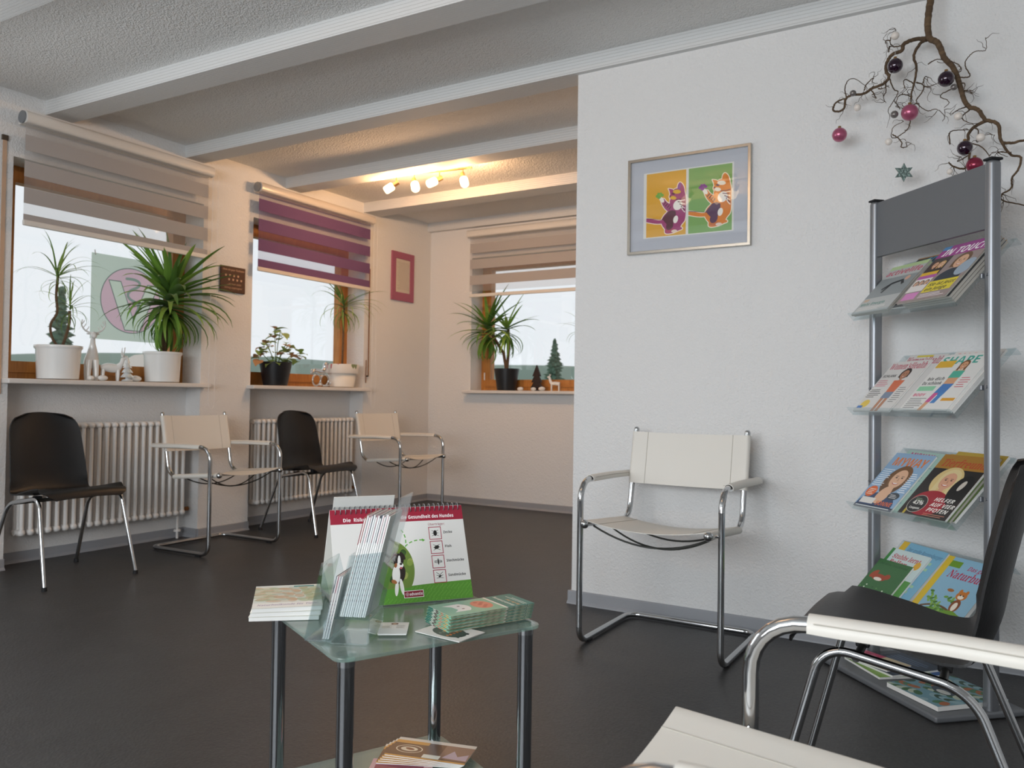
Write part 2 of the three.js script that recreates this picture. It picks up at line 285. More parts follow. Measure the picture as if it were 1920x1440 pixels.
function armchair(label, pos, turn, slide = 0.004) {
  const t = thing('cantilever_armchair', label, 'armchair', pos, turn, 'white cantilever armchairs');
  const hw = 0.29, R = 0.0125, zf = 0.265, zr = -0.265, ya = 0.672;
  const loop = fillet([V(0, ya - 0.008, zr - 0.03), V(hw, ya - 0.008, zr - 0.03), V(hw, ya, zf), V(hw, R + 0.004, zf), V(hw, R + 0.004, zr), V(-hw, R + 0.004, zr), V(-hw, R + 0.004, zf), V(-hw, ya, zf), V(-hw, ya - 0.008, zr - 0.03)], [0, 0.06, 0.085, 0.06, 0.055, 0.055, 0.06, 0.085, 0.06], true);
  // split the one bent tube: base on the floor, two legs, arm rail
  const iy = (p) => (p.y < 0.09 ? 0 : p.y > ya - 0.09 ? 2 : 1), N = loop.length, runs = []; let cur = null;
  for (let k = 0; k < N; k++) { const z = iy(loop[k]); if (!cur || cur.z !== z) { const prev = cur && cur.p[cur.p.length - 1]; cur = { z, p: prev ? [prev.clone()] : [] }; runs.push(cur); } cur.p.push(loop[k].clone()); }
  if (runs.length > 1 && runs[0].z === runs[runs.length - 1].z) { const l = runs.pop(); runs[0].p = l.p.concat(runs[0].p); }
  for (const r of runs) { if (r.p.length < 2) continue; const q = r.z === 1 ? [r.p[0], r.p[r.p.length - 1]] : r.p; part(['base_rail', 'leg', 'arm_rail'][r.z], sweep(q, R, 14), M.chrome, t); }
  for (const s of [-1, 1]) { const f = rbox(0.02, 0.008, 0.04, 0.002); f.translate(s * hw, 0.004, zf - 0.09); part('rubber_foot', f, M.rubber, t); }
  const pw = 0.252, top = V(0, 0.868, -0.235), bend = V(0, 0.468, -0.155), front = V(0, 0.502, 0.297);
  for (const s of [-1, 1]) {
    const p = fillet([top.clone().setX(s * pw), bend.clone().setX(s * pw), front.clone().setX(s * pw)], 0.075, false, 9), cut = 5;
    part('back_post', sweep(p.slice(0, cut + 1), R, 14), M.chrome, t); part('seat_rail', sweep(p.slice(cut), R, 14), M.chrome, t);
    for (const q of [top, front]) { const c = new THREE.SphereGeometry(q === front && slide < 0.02 ? 0.018 : 0.0128, 14, 10); c.translate(s * pw, q.y, q.z + (q === front ? 0.006 : 0)); part('end_cap', c, M.chrome, t); }
    part('bolt', sweep([V(s * pw, 0.5, zf), V(s * hw, 0.5, zf)], 0.007, 8), M.chrome, t);
    part('bolt', sweep([V(s * pw, ya - 0.01, -0.196), V(s * hw, ya - 0.01, -0.196)], 0.007, 8), M.chrome, t);
    // leather pad on the arm
    const pad = slab((u, v) => { const a = Math.PI * (1.12 - 1.24 * u), z = zf - 0.085 + (zr - 0.005 - (zf - 0.085)) * v, e = 1 - 0.18 * Math.max(0, 1 - v * 12, v * 12 - 11); return V(s * hw + 0.024 * e * Math.cos(a), ya - 0.003 + 0.0185 * Math.sin(a) - 0.008 * (z < 0 ? -z : 0) / 0.3, z); }, 14, 20, 0.0028);
    part('arm_pad', pad, M.leather, t); 
    const st = []; for (let k = 0; k <= 12; k++) st.push(V(s * hw - s * 0.0225, ya + 0.0065 - 0.008 * Math.max(0, -(zf - 0.095 - k * 0.0345)) / 0.3, zf - 0.095 - k * 0.0345)); part('seam', sweep(st, 0.0009, 4), M.seam, t);
  }
  // back and seat slings
  const dn = bend.clone().sub(top).normalize(), nb = V(1, 0, 0).cross(dn).normalize(); if (nb.z < 0) nb.negate();
  const bt = { o: top.clone().addScaledVector(dn, 0.012), x: V(1, 0, 0), n: nb }, bb = { o: top.clone().addScaledVector(dn, 0.245) };
  part('back_sling', ribbon(sling(pw, R + 0.003, 0.022), bb.o ? { ...bt, o: bb.o } : bt, { o: bt.o }, 8, 0.0025), M.leather, t);
  const ds = bend.clone().sub(front).normalize(), ns = V(0, 1, 0).addScaledVector(ds, -ds.y).normalize();
  const sf = { o: front.clone().addScaledVector(ds, -slide), x: V(1, 0, 0), n: ns }, sb = { o: front.clone().addScaledVector(ds, 0.405) };
  part('seat_sling', ribbon(sling(pw, R + 0.003, 0.028), sf, sb, 10, 0.0025), M.leather, t);
  for (const s of [-1, 1]) { // seams beside the tubes
    const sg = sling(pw, R + 0.0035, 0.022), [x1, h1] = sg(0.14 + 0.085), [x2, h2] = sling(pw, R + 0.0035, 0.028)(0.14 + 0.085);
    part('seam', sweep([bt.o.clone().addScaledVector(nb, h1).setX(s * x1), bb.o.clone().addScaledVector(nb, h1).setX(s * x1)], 0.0011, 4), M.seam, t);
    part('seam', sweep([sf.o.clone().addScaledVector(ns, h2).setX(s * x2), sb.o.clone().addScaledVector(ns, h2).setX(s * x2)], 0.0011, 4), M.seam, t);
  }
  // sprung cross rods below the seat
  for (const [z1, z2] of [[0.22, 0.10], [0.10, 0.22], [-0.05, -0.05]]) { const q = []; for (let k = 0; k <= 16; k++) { const u = k / 16; q.push(V(-pw + 2 * pw * u, 0.485 - 0.075 * 4 * u * (1 - u), z1 + (z2 - z1) * u)); } part('cross_rod', sweep(q, 0.004, 6), M.steelRod, t); }
}
const H90 = Math.PI / 2;
armchair('white leather cantilever armchair alone against the wall under the kitten picture', [-1.155, 0, -3.235], 0);
armchair('white leather cantilever armchair between the two black chairs by the windows', [-4.385, 0, -3.57], H90 + 0.03);
armchair('white leather cantilever armchair in the far corner beyond the second black chair', [-4.33, 0, -5.36], H90);
armchair('white leather cantilever armchair nearest the camera, cut by the picture edge', [-0.055, 0, -0.97], -H90, 0.075);

// ---------------------------------------------------------------- black shell chair; front towards +z
const shellGeo = (() => {
  const prof = new THREE.CatmullRomCurve3([[0.237, 0.446], [0.224, 0.474], [0.16, 0.484], [0.03, 0.462], [-0.085, 0.438], [-0.152, 0.452], [-0.187, 0.515], [-0.209, 0.625], [-0.24, 0.765], [-0.27, 0.885]].map(([z, y]) => V(0, y, z)), false, 'centripetal').getSpacedPoints(60);
  const hwAt = (v) => { let w = v < 0.42 ? 0.222 + 0.012 * Math.sin(v / 0.42 * Math.PI) : 0.222 - 0.03 * (v - 0.42) / 0.58; if (v < 0.09) w *= 0.8 + 0.2 * Math.sqrt(1 - (1 - v / 0.09) ** 2); if (v > 0.86) w *= 0.62 + 0.38 * Math.sqrt(Math.max(0, 1 - ((v - 0.86) / 0.14) ** 2)); return w; };
  return slab((u, v) => {
    const f = v * 60, i = Math.min(59, Math.floor(f)), p = prof[i].clone().lerp(prof[i + 1], f - i), s = u * 2 - 1, w = hwAt(v);
    const back = Math.max(0, Math.min(1, (v - 0.42) / 0.15)), bow = Math.abs(s) ** 2.4;
    return V(s * w, p.y + (1 - back) * (0.012 * bow - (v < 0.1 ? 0.02 * bow : 0)) - (v > 0.9 ? 0.012 * bow * (v - 0.9) / 0.1 : 0), p.z + back * 0.05 * bow);
  }, 26, 44, -0.006);
})();
function shellChair(label, pos, turn) {
  const t = thing('shell_chair', label, 'chair', pos, turn, 'black shell chairs');
  part('shell', shellGeo, M.black, t);
  for (const s of [-1, 1]) {
    const p = fillet([V(s * 0.25, 0.012, 0.275), V(s * 0.225, 0.455, 0.16), V(s * 0.222, 0.405, -0.135), V(s * 0.25, 0.012, -0.29)], [0, 0.06, 0.06, 0], false, 9);
    part('leg', sweep(p.slice(0, 9), 0.0105, 12), M.chrome, t); part('side_rail', sweep(p.slice(8, 13), 0.0105, 12), M.chrome, t); part('leg', sweep(p.slice(12), 0.0105, 12), M.chrome, t);
    for (const z of [0.275, -0.29]) { const f = new THREE.CylinderGeometry(0.0125, 0.0135, 0.02, 12); f.translate(s * 0.25, 0.01, z); part('rubber_foot', f, M.rubber, t); }
  }
  for (const [y, z] of [[0.435, 0.09], [0.41, -0.08]]) part('cross_bar', sweep([V(-0.222, y, z), V(0.222, y, z)], 0.009, 10), M.steelRod, t);
  for (const z of [0.09, -0.08]) for (const x of [-0.1, 0.1]) { const b = rbox(0.04, 0.03, 0.03, 0.004); b.translate(x, z > 0 ? 0.448 : 0.421, z); part('seat_mount', b, M.rubber, t); }
}
shellChair('black plastic shell chair at the left picture edge in front of the radiator', [-4.36, 0, -2.535], H90);
shellChair('black plastic shell chair between the two white armchairs by the windows', [-4.375, 0, -4.44], H90);
shellChair('black plastic shell chair in front of the magazine rack', [-0.172, 0, -2.16], -H90);
// ---------------------------------------------------------------- plants
const leafMat = (c) => phy({ color: c, roughness: 0.75, transmission: 0.22, thickness: 0, side: THREE.DoubleSide });
M.yucca = [0x77a33c, 0x618d32, 0x8fb349, 0x557f2c].map(leafMat); M.drac = [0x7f9f45, 0x66883a, 0x93ad58].map(leafMat); M.bush = [0x86a350, 0x9db062, 0x6d9040, 0xb98a5e].map(leafMat);
M.bark = std({ map: woodGrain([122, 96, 70], [84, 64, 46]), roughness: 0.9 }); M.soil = std({ color: 0x3a2c22, roughness: 1 });
function blade(len, width, bend, n = 9) { // along +z, top towards +y, bending down by `bend` radians
  const pos = [], uv = [], idx = []; let y = 0, z = 0;
  for (let i = 0; i <= n; i++) {
    const t = i / n, w = width * Math.min(1, 0.45 + t * 3.2) * Math.pow(1 - t, 0.62) * 0.5 + 0.0004;
    pos.push(-w, y + w * 0.35, z, 0, y, z, w, y + w * 0.35, z); uv.push(0, t, 0.5, t, 1, t);
    const a = -bend * t * t * 1.25; y += Math.sin(a) * len / n; z += Math.cos(a) * len / n;
  }
  for (let i = 0; i < n; i++) for (let k = 0; k < 2; k++) { const a = i * 3 + k, b = a + 3; idx.push(a, b, a + 1, b, b + 1, a + 1); }
  const g = new THREE.BufferGeometry(); g.setAttribute('position', new THREE.Float32BufferAttribute(pos, 3)); g.setAttribute('uv', new THREE.Float32BufferAttribute(uv, 2)); g.setIndex(idx); g.computeVertexNormals(); return g;
}
const yGeo = [0.25, 0.8, 1.5, 2.1].map((b) => blade(1, 0.13, b)), dGeo = [0.7, 1.3, 1.9, 2.4].map((b) => blade(1, 0.048, b, 10));
// a crown of leaves: mostly rising when young (top), hanging when old (bottom)
const clearOf = (w) => { // keeps leaves off the panes, walls and blinds
  if (w.x < -4.5 && w.z > -6.2) { const inNiche = NICHES.some(([a, b]) => w.z > a + 0.015 && w.z < b - 0.015); return w.x > (inNiche ? -4.915 : WX + 0.02) && (w.y < 1.92 || w.x < -4.715) && w.y > SY + 0.02; }
  if (w.z < -6.2) { const inW = w.x > -4.25 && w.x < -2.97; return w.z > (inW ? FZ - 0.165 : FZ + 0.02) && w.x > WX + 0.02 && (w.y < 1.93 || w.z < FZ + 0.045) && w.y > SY + 0.02; }
  return true; };
function crown(t, at, n, len, geos, mats, lo, hi, drop = 0.07, pw = 0.8) {
  const w = new THREE.Vector3();
  for (let i = 0; i < n; i++) {
    const k = i / (n - 1), el = hi + (lo - hi) * Math.pow(k, pw) + rr(-0.12, 0.12), L0 = len * rr(0.8, 1.1) * (0.72 + 0.45 * Math.sin(Math.PI * Math.min(1, k + 0.25)));
    const gi = Math.max(0, Math.min(geos.length - 1, Math.floor(k * geos.length + rr(-0.5, 0.6)))), m = part('leaf', geos[gi], mats[Math.floor(rnd() * mats.length)], t);
    m.rotation.order = 'YXZ'; m.position.set(at[0] + rr(-0.008, 0.008), at[1] - k * drop, at[2] + rr(-0.008, 0.008));
    const P = geos[gi].attributes.position, roll = rr(-0.2, 0.2);
    let fits = false; for (let tries = 0; tries < 40; tries++) {
      const L = L0 * (tries < 25 ? 1 : 1 - (tries - 24) * 0.05); m.scale.set(L, L, L); m.rotation.set(-el, i * 2.39996 + (tries ? rr(-3.1, 3.1) : rr(-0.25, 0.25)), roll); m.updateMatrix(); t.updateMatrix();
      let ok = true; for (let q = 7; q < P.count && ok; q += 3) { w.fromBufferAttribute(P, q).applyMatrix4(m.matrix).applyMatrix4(t.matrix); ok = clearOf(w); } if (ok) { fits = true; break; }
    }
    if (!fits) t.remove(m);
  }
}
const whitePot = (r0, r1, h) => [[0.001, 0.004], [r0 - 0.004, 0.004], [r0, 0.008], [r1 * 0.985, h * 0.88], [r1 * 1.05, h * 0.93], [r1 * 1.06, h], [r1 * 0.98, h], [r1 * 0.95, h * 0.9], [0.001, h * 0.9]];
const darkPot = (r0, r1, h) => [[0.001, 0.003], [r0 - 0.003, 0.003], [r0, 0.006], [r1, h], [r1 * 0.95, h], [r1 * 0.92, h * 0.9], [0.001, h * 0.9]];
function soil(t, r, y) { const g = new THREE.CylinderGeometry(r, r, 0.012, 24); g.translate(0, y, 0); part('soil', g, M.soil, t); }
{ // dracaena with two wavy stems
  const t = thing('potted_dracaena', 'spindly dracaena with wavy stems in a wide white pot, leftmost plant', 'plant', [-4.815, SY + 0.002, -2.743]);
  part('pot', lathe(whitePot(0.113, 0.124, 0.205), 36), M.whiteGloss, t); soil(t, 0.112, 0.183);
  const s1 = new THREE.CatmullRomCurve3([V(0, 0.18, -0.01), V(0.0, 0.25, 0.04), V(-0.01, 0.33, 0.045), V(0, 0.40, 0.015), V(0, 0.5, 0.022), V(0, 0.63, 0.015)]).getPoints(24), s2 = new THREE.CatmullRomCurve3([V(0, 0.18, -0.015), V(0.01, 0.26, -0.035), V(0, 0.34, -0.06), V(0, 0.42, -0.062)]).getPoints(18);
  part('stem', sweep(s1, 0.0075, 8), M.bark, t); part('stem', sweep(s2, 0.0085, 8), M.bark, t);
  crown(t, [0, 0.65, 0.015], 30, 0.27, dGeo, M.drac, -0.5, 1.45); crown(t, [0, 0.46, -0.062], 22, 0.22, dGeo, M.drac, -0.6, 1.3);
}
{ const t = thing('potted_yucca', 'bushy green yucca in a white pot on the emblem window sill', 'plant', [-4.80, SY + 0.002, -3.437]);
  part('pot', lathe(whitePot(0.108, 0.118, 0.205), 36), M.whiteGloss, t); soil(t, 0.105, 0.183);
  part('trunk', sweep([V(0, 0.17, 0), V(0.005, 0.35, -0.008), V(0, 0.62, -0.02)], 0.021, 10), M.bark, t);
  crown(t, [0.03, 0.63, -0.02], 104, 0.42, yGeo, M.yucca, -0.8, 1.5, 0.22, 0.55);
}
{ const t = thing('potted_leafy_plant', 'small reddish-green leafy plant in a black pot under the purple blind', 'plant', [-4.81, SY + 0.002, -4.44]);
  part('pot', lathe(darkPot(0.092, 0.125, 0.185), 32), M.blackPot, t); soil(t, 0.112, 0.165);
  const ov = (() => { const g = blade(0.085, 0.06, 0.8, 6); const p = g.attributes.position; for (let i = 0; i < p.count; i++) { const tt = i / 3 / 6, w = Math.sin(Math.PI * Math.min(1, tt * 0.94 + 0.05)) * 0.032; const s = i % 3 - 1; p.setX(i, s * w); } g.computeVertexNormals(); return g; })();
  const ends = [[-0.02, 0.43, -0.06], [0.02, 0.44, 0.04], [-0.03, 0.33, -0.16], [0.05, 0.31, 0.14], [0.03, 0.27, -0.22], [0.04, 0.26, 0.2], [0.08, 0.33, -0.03], [-0.04, 0.35, 0.08], [0.05, 0.25, 0.05], [0.06, 0.24, -0.1]];
  ends.forEach(([x, y, z], i) => { const c = new THREE.CatmullRomCurve3([V(x * 0.2, 0.16, z * 0.15), V(x * 0.5, y * 0.75, z * 0.45), V(x, y, z)]).getPoints(10); part('stem', sweep(c, 0.003, 6), M.bush[i % 3], t);
    for (let k = 0; k < 6; k++) { const m = part('leaf', ov, M.bush[Math.floor(rnd() * 4)], t); m.position.set(x + rr(-0.012, 0.012), y - k * 0.014, z + rr(-0.012, 0.012)); m.rotation.order = 'YXZ'; m.rotation.set(rr(-0.5, 0.35), k * 1.3 + rr(0, 1), rr(-0.3, 0.3)); const s = rr(0.75, 1.25); m.scale.set(s, s, s); } });
}
{ const t = thing('potted_dracaena', 'tall thin dracaena in a flowered white pot beside the silver ornament', 'plant', [-4.81, SY + 0.002, -5.187]);
  const floral = canvasTex(512, 128, (g, w, h) => { g.fillStyle = '#ece6de'; g.fillRect(0, 0, w, h); let s = 5; const R = () => ((s = (s * 16807) % 2147483647) / 2147483647); for (let i = 0; i < 15; i++) { const x = R() * w, y = 24 + R() * (h - 48), c = ['#c46a72', '#d99a94', '#7d8a5a', '#5d6b45', '#b8556a'][i % 5]; g.fillStyle = c; for (let k = 0; k < 5; k++) { g.beginPath(); g.ellipse(x + 6 * Math.cos(k * 1.26), y + 9 * Math.sin(k * 1.26), 5, 6, k, 0, 7); g.fill(); } } });
  part('pot', lathe([[0.001, 0.004], [0.1, 0.004], [0.104, 0.01], [0.122, 0.125], [0.001, 0.12]], 32), std({ color: 0xeae4da, roughness: 0.5 }), t);
  part('rim', lathe([[0.122, 0.12], [0.136, 0.122], [0.143, 0.198], [0.133, 0.2], [0.128, 0.18], [0.001, 0.178]], 32), std({ map: floral, roughness: 0.45 }), t, 'rim with printed roses'); soil(t, 0.126, 0.18);
  part('stem', sweep([V(0, 0.17, 0), V(0.005, 0.4, 0.0), V(0, 0.72, -0.01)], 0.009, 8), M.bark, t); crown(t, [0, 0.74, -0.01], 46, 0.34, dGeo, M.drac, -0.7, 1.2, 0.1);
}
{ const t = thing('potted_yucca', 'two-headed yucca in a black pot on the far window sill', 'plant', [-3.905, SY + 0.002, -6.42]);
  part('pot', lathe(darkPot(0.088, 0.118, 0.205), 32), M.blackPot, t); soil(t, 0.104, 0.185);
  part('trunk', sweep([V(0, 0.17, 0), V(-0.03, 0.35, 0.01), V(-0.18, 0.56, 0.02)], 0.014, 10), M.bark, t); part('trunk', sweep([V(0, 0.17, 0), V(0.02, 0.4, 0), V(0.01, 0.58, 0)], 0.014, 10), M.bark, t);
  crown(t, [-0.19, 0.62, 0.03], 48, 0.38, yGeo, M.yucca, -0.9, 1.4, 0.16, 0.6); crown(t, [0.012, 0.61, 0.01], 32, 0.33, yGeo, M.yucca, -0.9, 1.4, 0.12, 0.6);
}
{ const t = thing('potted_dracaena', 'dracaena half hidden by the wall corner, only leaf tips showing', 'plant', [-3.06, SY + 0.002, -6.40]);
  part('pot', lathe(whitePot(0.09, 0.1, 0.18), 28), M.whiteGloss, t); soil(t, 0.09, 0.16); part('stem', sweep([V(0, 0.15, 0), V(0, 0.52, 0)], 0.008, 8), M.bark, t); crown(t, [0, 0.54, 0], 22, 0.26, dGeo, M.drac, -0.6, 1.2);
}
// ---------------------------------------------------------------- ornaments on the sills
M.ceramic = phy({ color: 0xe8e6e2, roughness: 0.22, clearcoat: 0.5 }); M.mirror = std({ color: 0xd0d0d0, metalness: 1, roughness: 0.12 });
function reindeer(label, pos, turn, h, lying, mat) {
  const t = thing('reindeer_figurine', label, 'figurine', pos, turn); const s = h / 0.38;
  const P = (l) => l.map(([x, y, z]) => V(x * s, y * s, z * s)), tub = (l, r, n = 10) => sweep(new THREE.CatmullRomCurve3(P(l)).getPoints(16), typeof r === 'function' ? (u) => r(u) * s : r * s, n);
  if (lying) {
    part('body', tub([[0, 0.118, -0.105], [0, 0.128, -0.06], [0, 0.122, 0.0], [0, 0.125, 0.04], [0, 0.165, 0.07], [0, 0.215, 0.085]], (u) => 0.024 + 0.022 * Math.sin(Math.PI * Math.min(1, u * 1.3)) - 0.006 * u, 14), mat, t);
    for (const [x, z] of [[-0.024, 0.04], [0.024, 0.04], [-0.024, -0.085], [0.024, -0.085]]) part('leg', tub([[x * 0.8, 0.11, z], [x, 0.055, z * 1.04], [x, 0.002, z]], (u) => 0.017 - 0.007 * u), mat, t);
  } else {
    part('body', tub([[0, 0.10, -0.04], [0, 0.13, -0.02], [0, 0.17, 0.0], [0, 0.23, 0.004], [0, 0.275, 0.012]], (u) => 0.03 + 0.016 * Math.sin(Math.PI * Math.min(1, u + 0.25)) - 0.018 * u, 14), mat, t);
    for (const [x, z] of [[-0.022, 0.018], [0.022, 0.018], [-0.024, -0.045], [0.024, -0.045]]) part('leg', tub([[x * 0.8, 0.13, z], [x, 0.06, z], [x, 0.002, z]], (u) => 0.018 - 0.007 * u), mat, t);
  }
  const hy = lying ? 0.225 : 0.285, hz = lying ? 0.085 : 0.015;
  const hd = new THREE.SphereGeometry(0.021 * s, 16, 12); hd.scale(0.9, 0.95, 1.55); hd.rotateX(0.5); hd.translate(0, hy * s, (hz + 0.018) * s); part('head', hd, mat, t);
  for (const x of [-1, 1]) {
    part('antler', tub([[x * 0.01, hy + 0.012, hz], [x * 0.045, hy + 0.028, hz - 0.005], [x * 0.066, hy + 0.06, hz], [x * 0.064, hy + 0.095, hz + 0.004]], (u) => 0.0058 - 0.003 * u, 8), mat, t);
    for (const [a, b] of [[0.04, 0.027], [0.058, 0.043], [0.066, 0.064]]) part('tine', tub([[x * a, hy + b, hz], [x * (a - 0.012), hy + b + 0.018, hz], [x * (a - 0.014), hy + b + 0.026, hz]], 0.0028, 6), mat, t);
    const e = new THREE.SphereGeometry(0.009 * s, 8, 6); e.scale(1.6, 0.6, 0.8); e.translate(x * 0.024 * s, (hy + 0.008) * s, (hz - 0.006) * s); part('ear', e, mat, t);
  }
  return t;
}
reindeer('tall white ceramic reindeer standing beside the wide white pot', [-4.80, SY + 0.003, -2.945], 1.2, 0.375, false, M.ceramic);
reindeer('small silvery reindeer standing between the tall reindeer and glass tree', [-4.775, SY + 0.003, -3.068], 2.75, 0.255, true, M.ceramic);
{ const t = thing('glass_tree', 'small sparkling glass fir tree next to the small reindeer', 'figurine', [-4.735, SY + 0.003, -3.14]); const gl = phy({ color: 0xf2f4f4, roughness: 0.08, metalness: 0.35, clearcoat: 1 });
  part('trunk', lathe([[0.001, 0], [0.035, 0], [0.032, 0.01], [0.012, 0.016], [0.01, 0.05], [0.001, 0.05]], 14), gl, t);
  for (let k = 0; k < 4; k++) { const c = new THREE.ConeGeometry(0.045 - k * 0.009, 0.05, 9); c.translate(0, 0.05 + k * 0.03, 0); part('tier', c, gl, t); } }
function pebble(label, pos, s, group) { const g = new THREE.SphereGeometry(0.026 * s, 16, 12); g.scale(1.25, 0.68, 0.95); const p = g.attributes.position; for (let i = 0; i < p.count; i++) { const k = 1 + 0.05 * Math.sin(60 * p.getX(i) + 40 * p.getZ(i)); p.setXYZ(i, p.getX(i) * k, p.getY(i), p.getZ(i) * k); } g.computeVertexNormals(); const m = solo('pebble', label, 'pebble', g, M.ceramic, group); m.position.set(pos[0], SY + 0.002 + 0.0175 * s, pos[2]); m.rotation.y = rr(0, 3); }
pebble('white pebble against the wide white pot under the tall reindeer', [-4.74, 0, -2.90], 0.9, 'white pebbles'); pebble('white pebble right in front of the tall reindeer', [-4.72, 0, -2.965], 1, 'white pebbles'); pebble('white pebble between the glass tree and the yucca pot', [-4.765, 0, -3.215], 1.15, 'white pebbles');
{ // silver ornament: horse over two loops
  const t = thing('silver_ornament', 'shiny silver horse and swirl ornament beside the flowered pot', 'figurine', [-4.78, SY + 0.003, -4.90], 0), tub = (l, r, n = 8) => sweep(new THREE.CatmullRomCurve3(l.map(([y, z]) => V(0, y, z))).getPoints(28), r, n);
  for (const c of [0.045, -0.045]) { const q = []; for (let k = 0; k <= 28; k++) { const a = (k / 28) * 2 * Math.PI; q.push(V(0.004 * Math.sin(a), 0.055 + 0.046 * Math.sin(a), c + 0.045 * Math.cos(a))); } part('loop', sweep(q, 0.007, 8), M.mirror, t); }
  part('tail', tub([[0.012, -0.02], [0.012, -0.08], [0.025, -0.115], [0.04, -0.118]], (u) => 0.009 - 0.006 * u), M.mirror, t);
  part('horse_body', tub([[0.1, 0.1], [0.135, 0.075], [0.13, 0.03], [0.128, -0.02], [0.15, -0.045], [0.188, -0.05], [0.2, -0.065], [0.19, -0.085]], (u) => 0.008 + 0.011 * Math.sin(Math.PI * Math.min(1, u * 1.1)), 10), M.mirror, t);
  for (const z of [0.055, 0.035, -0.025, -0.045]) part('horse_leg', tub([[0.13, z * 0.9], [0.115, z * 1.15], [0.097, z]], 0.005), M.mirror, t);
  part('horse_tail', tub([[0.135, 0.08], [0.14, 0.1], [0.115, 0.112], [0.1, 0.105]], 0.005), M.mirror, t); part('centre_bead', (() => { const g = new THREE.SphereGeometry(0.015, 12, 10); g.translate(0, 0.022, 0); return g; })(), M.mirror, t);
}
{ // dark wooden fir
  const s = poly([[-0.055, 0.03], [-0.028, 0.085], [-0.05, 0.08], [-0.022, 0.14], [-0.04, 0.136], [0, 0.235], [0.04, 0.136], [0.022, 0.14], [0.05, 0.08], [0.028, 0.085], [0.055, 0.03]]), t = thing('wooden_fir', 'dark wooden fir tree cut-out on the far window sill', 'figurine', [-3.588, SY + 0.002, -6.43]);
  const dk = std({ color: 0x2c1d18, roughness: 0.7 }), g = extrude(s, 0.018, 0.002); g.translate(0, 0, -0.009); part('tree_board', g, dk, t); const tr = rbox(0.022, 0.034, 0.016, 0.002); tr.translate(0, 0.016, 0); part('trunk', tr, dk, t); const b = rbox(0.07, 0.01, 0.05, 0.003); b.translate(0, 0.005, 0); part('base', b, dk, t); }
pebble('white pebble left of the dark wooden fir', [-3.725, 0, -6.37], 1, 'white pebbles'); pebble('white pebble directly in front of the dark wooden fir', [-3.585, 0, -6.365], 0.95, 'white pebbles'); pebble('white pebble between the wooden fir and the small deer', [-3.505, 0, -6.375], 1.1, 'white pebbles');
{ const t = thing('deer_figurine', 'small pale standing deer on the far window sill', 'figurine', [-3.385, SY + 0.003, -6.40], -H90 + 0.2), tub = (l, r) => sweep(new THREE.CatmullRomCurve3(l.map(([x, y, z]) => V(x, y, z))).getPoints(14), r, 10), c = M.ceramic;
  part('body', tub([[0, 0.062, -0.045], [0, 0.068, 0], [0, 0.068, 0.03], [0, 0.095, 0.045], [0, 0.12, 0.05]], (u) => 0.017 - 0.006 * u), c, t); for (const [x, z] of [[-0.01, 0.03], [0.01, 0.03], [-0.01, -0.04], [0.01, -0.04]]) part('leg', tub([[x, 0.06, z], [x, 0.03, z], [x, 0.001, z]], 0.0055), c, t);
  const h = new THREE.SphereGeometry(0.011, 10, 8); h.scale(0.9, 0.9, 1.5); h.translate(0, 0.124, 0.058); part('head', h, c, t); for (const x of [-1, 1]) part('ear', tub([[x * 0.005, 0.13, 0.05], [x * 0.014, 0.142, 0.046], [x * 0.016, 0.15, 0.046]], 0.0032), c, t); const f = rbox(0.03, 0.03, 0.05, 0.01); f.translate(0, 0.03, 0); }
// ---------------------------------------------------------------- emblem panel hanging at the left window
{ const t = thing('emblem_panel', 'pale translucent panel with pink disc, letter V and snake at the left window', 'sign', [-4.938, 1.345, -3.285], H90);
  const tex = canvasTex(512, 512, (g, w, h) => { g.fillStyle = '#cfdacd'; g.fillRect(0, 0, w, h); g.lineWidth = 5; g.strokeStyle = '#6d7d76'; g.fillStyle = '#dcbcc6'; g.beginPath(); g.arc(262, 262, 200, 0, 7); g.fill(); g.stroke();
    g.fillStyle = '#d2ddcc'; g.beginPath(); g.moveTo(112, 150); g.lineTo(190, 150); g.lineTo(275, 372); g.lineTo(372, 150); g.lineTo(446, 150); g.lineTo(322, 446); g.lineTo(222, 446); g.closePath(); g.fill(); g.stroke();
    g.strokeStyle = '#8fa096'; g.lineWidth = 17; g.lineCap = 'round'; g.beginPath(); g.moveTo(228, 128); g.bezierCurveTo(330, 120, 340, 160, 280, 185); g.bezierCurveTo(215, 215, 235, 250, 275, 262); g.bezierCurveTo(320, 280, 315, 310, 300, 325); g.stroke(); });
  part('panel', bx(-0.275, 0.275, 0, 0.55, -0.002, 0.002), (() => { const g = phy({ map: tex, roughness: 0.8, transmission: 0.95, thickness: 0, side: THREE.DoubleSide }); return g; })(), t);
  t.children[0].geometry = (() => { const g = new THREE.PlaneGeometry(0.55, 0.55); g.translate(0, 0.275, 0); return g; })();
  for (const x of [-0.25, 0.25]) part('suction_hook', sweep([V(x, 0.54, 0), V(x, 0.57, -0.008)], 0.004, 6), M.whitePlastic, t); }
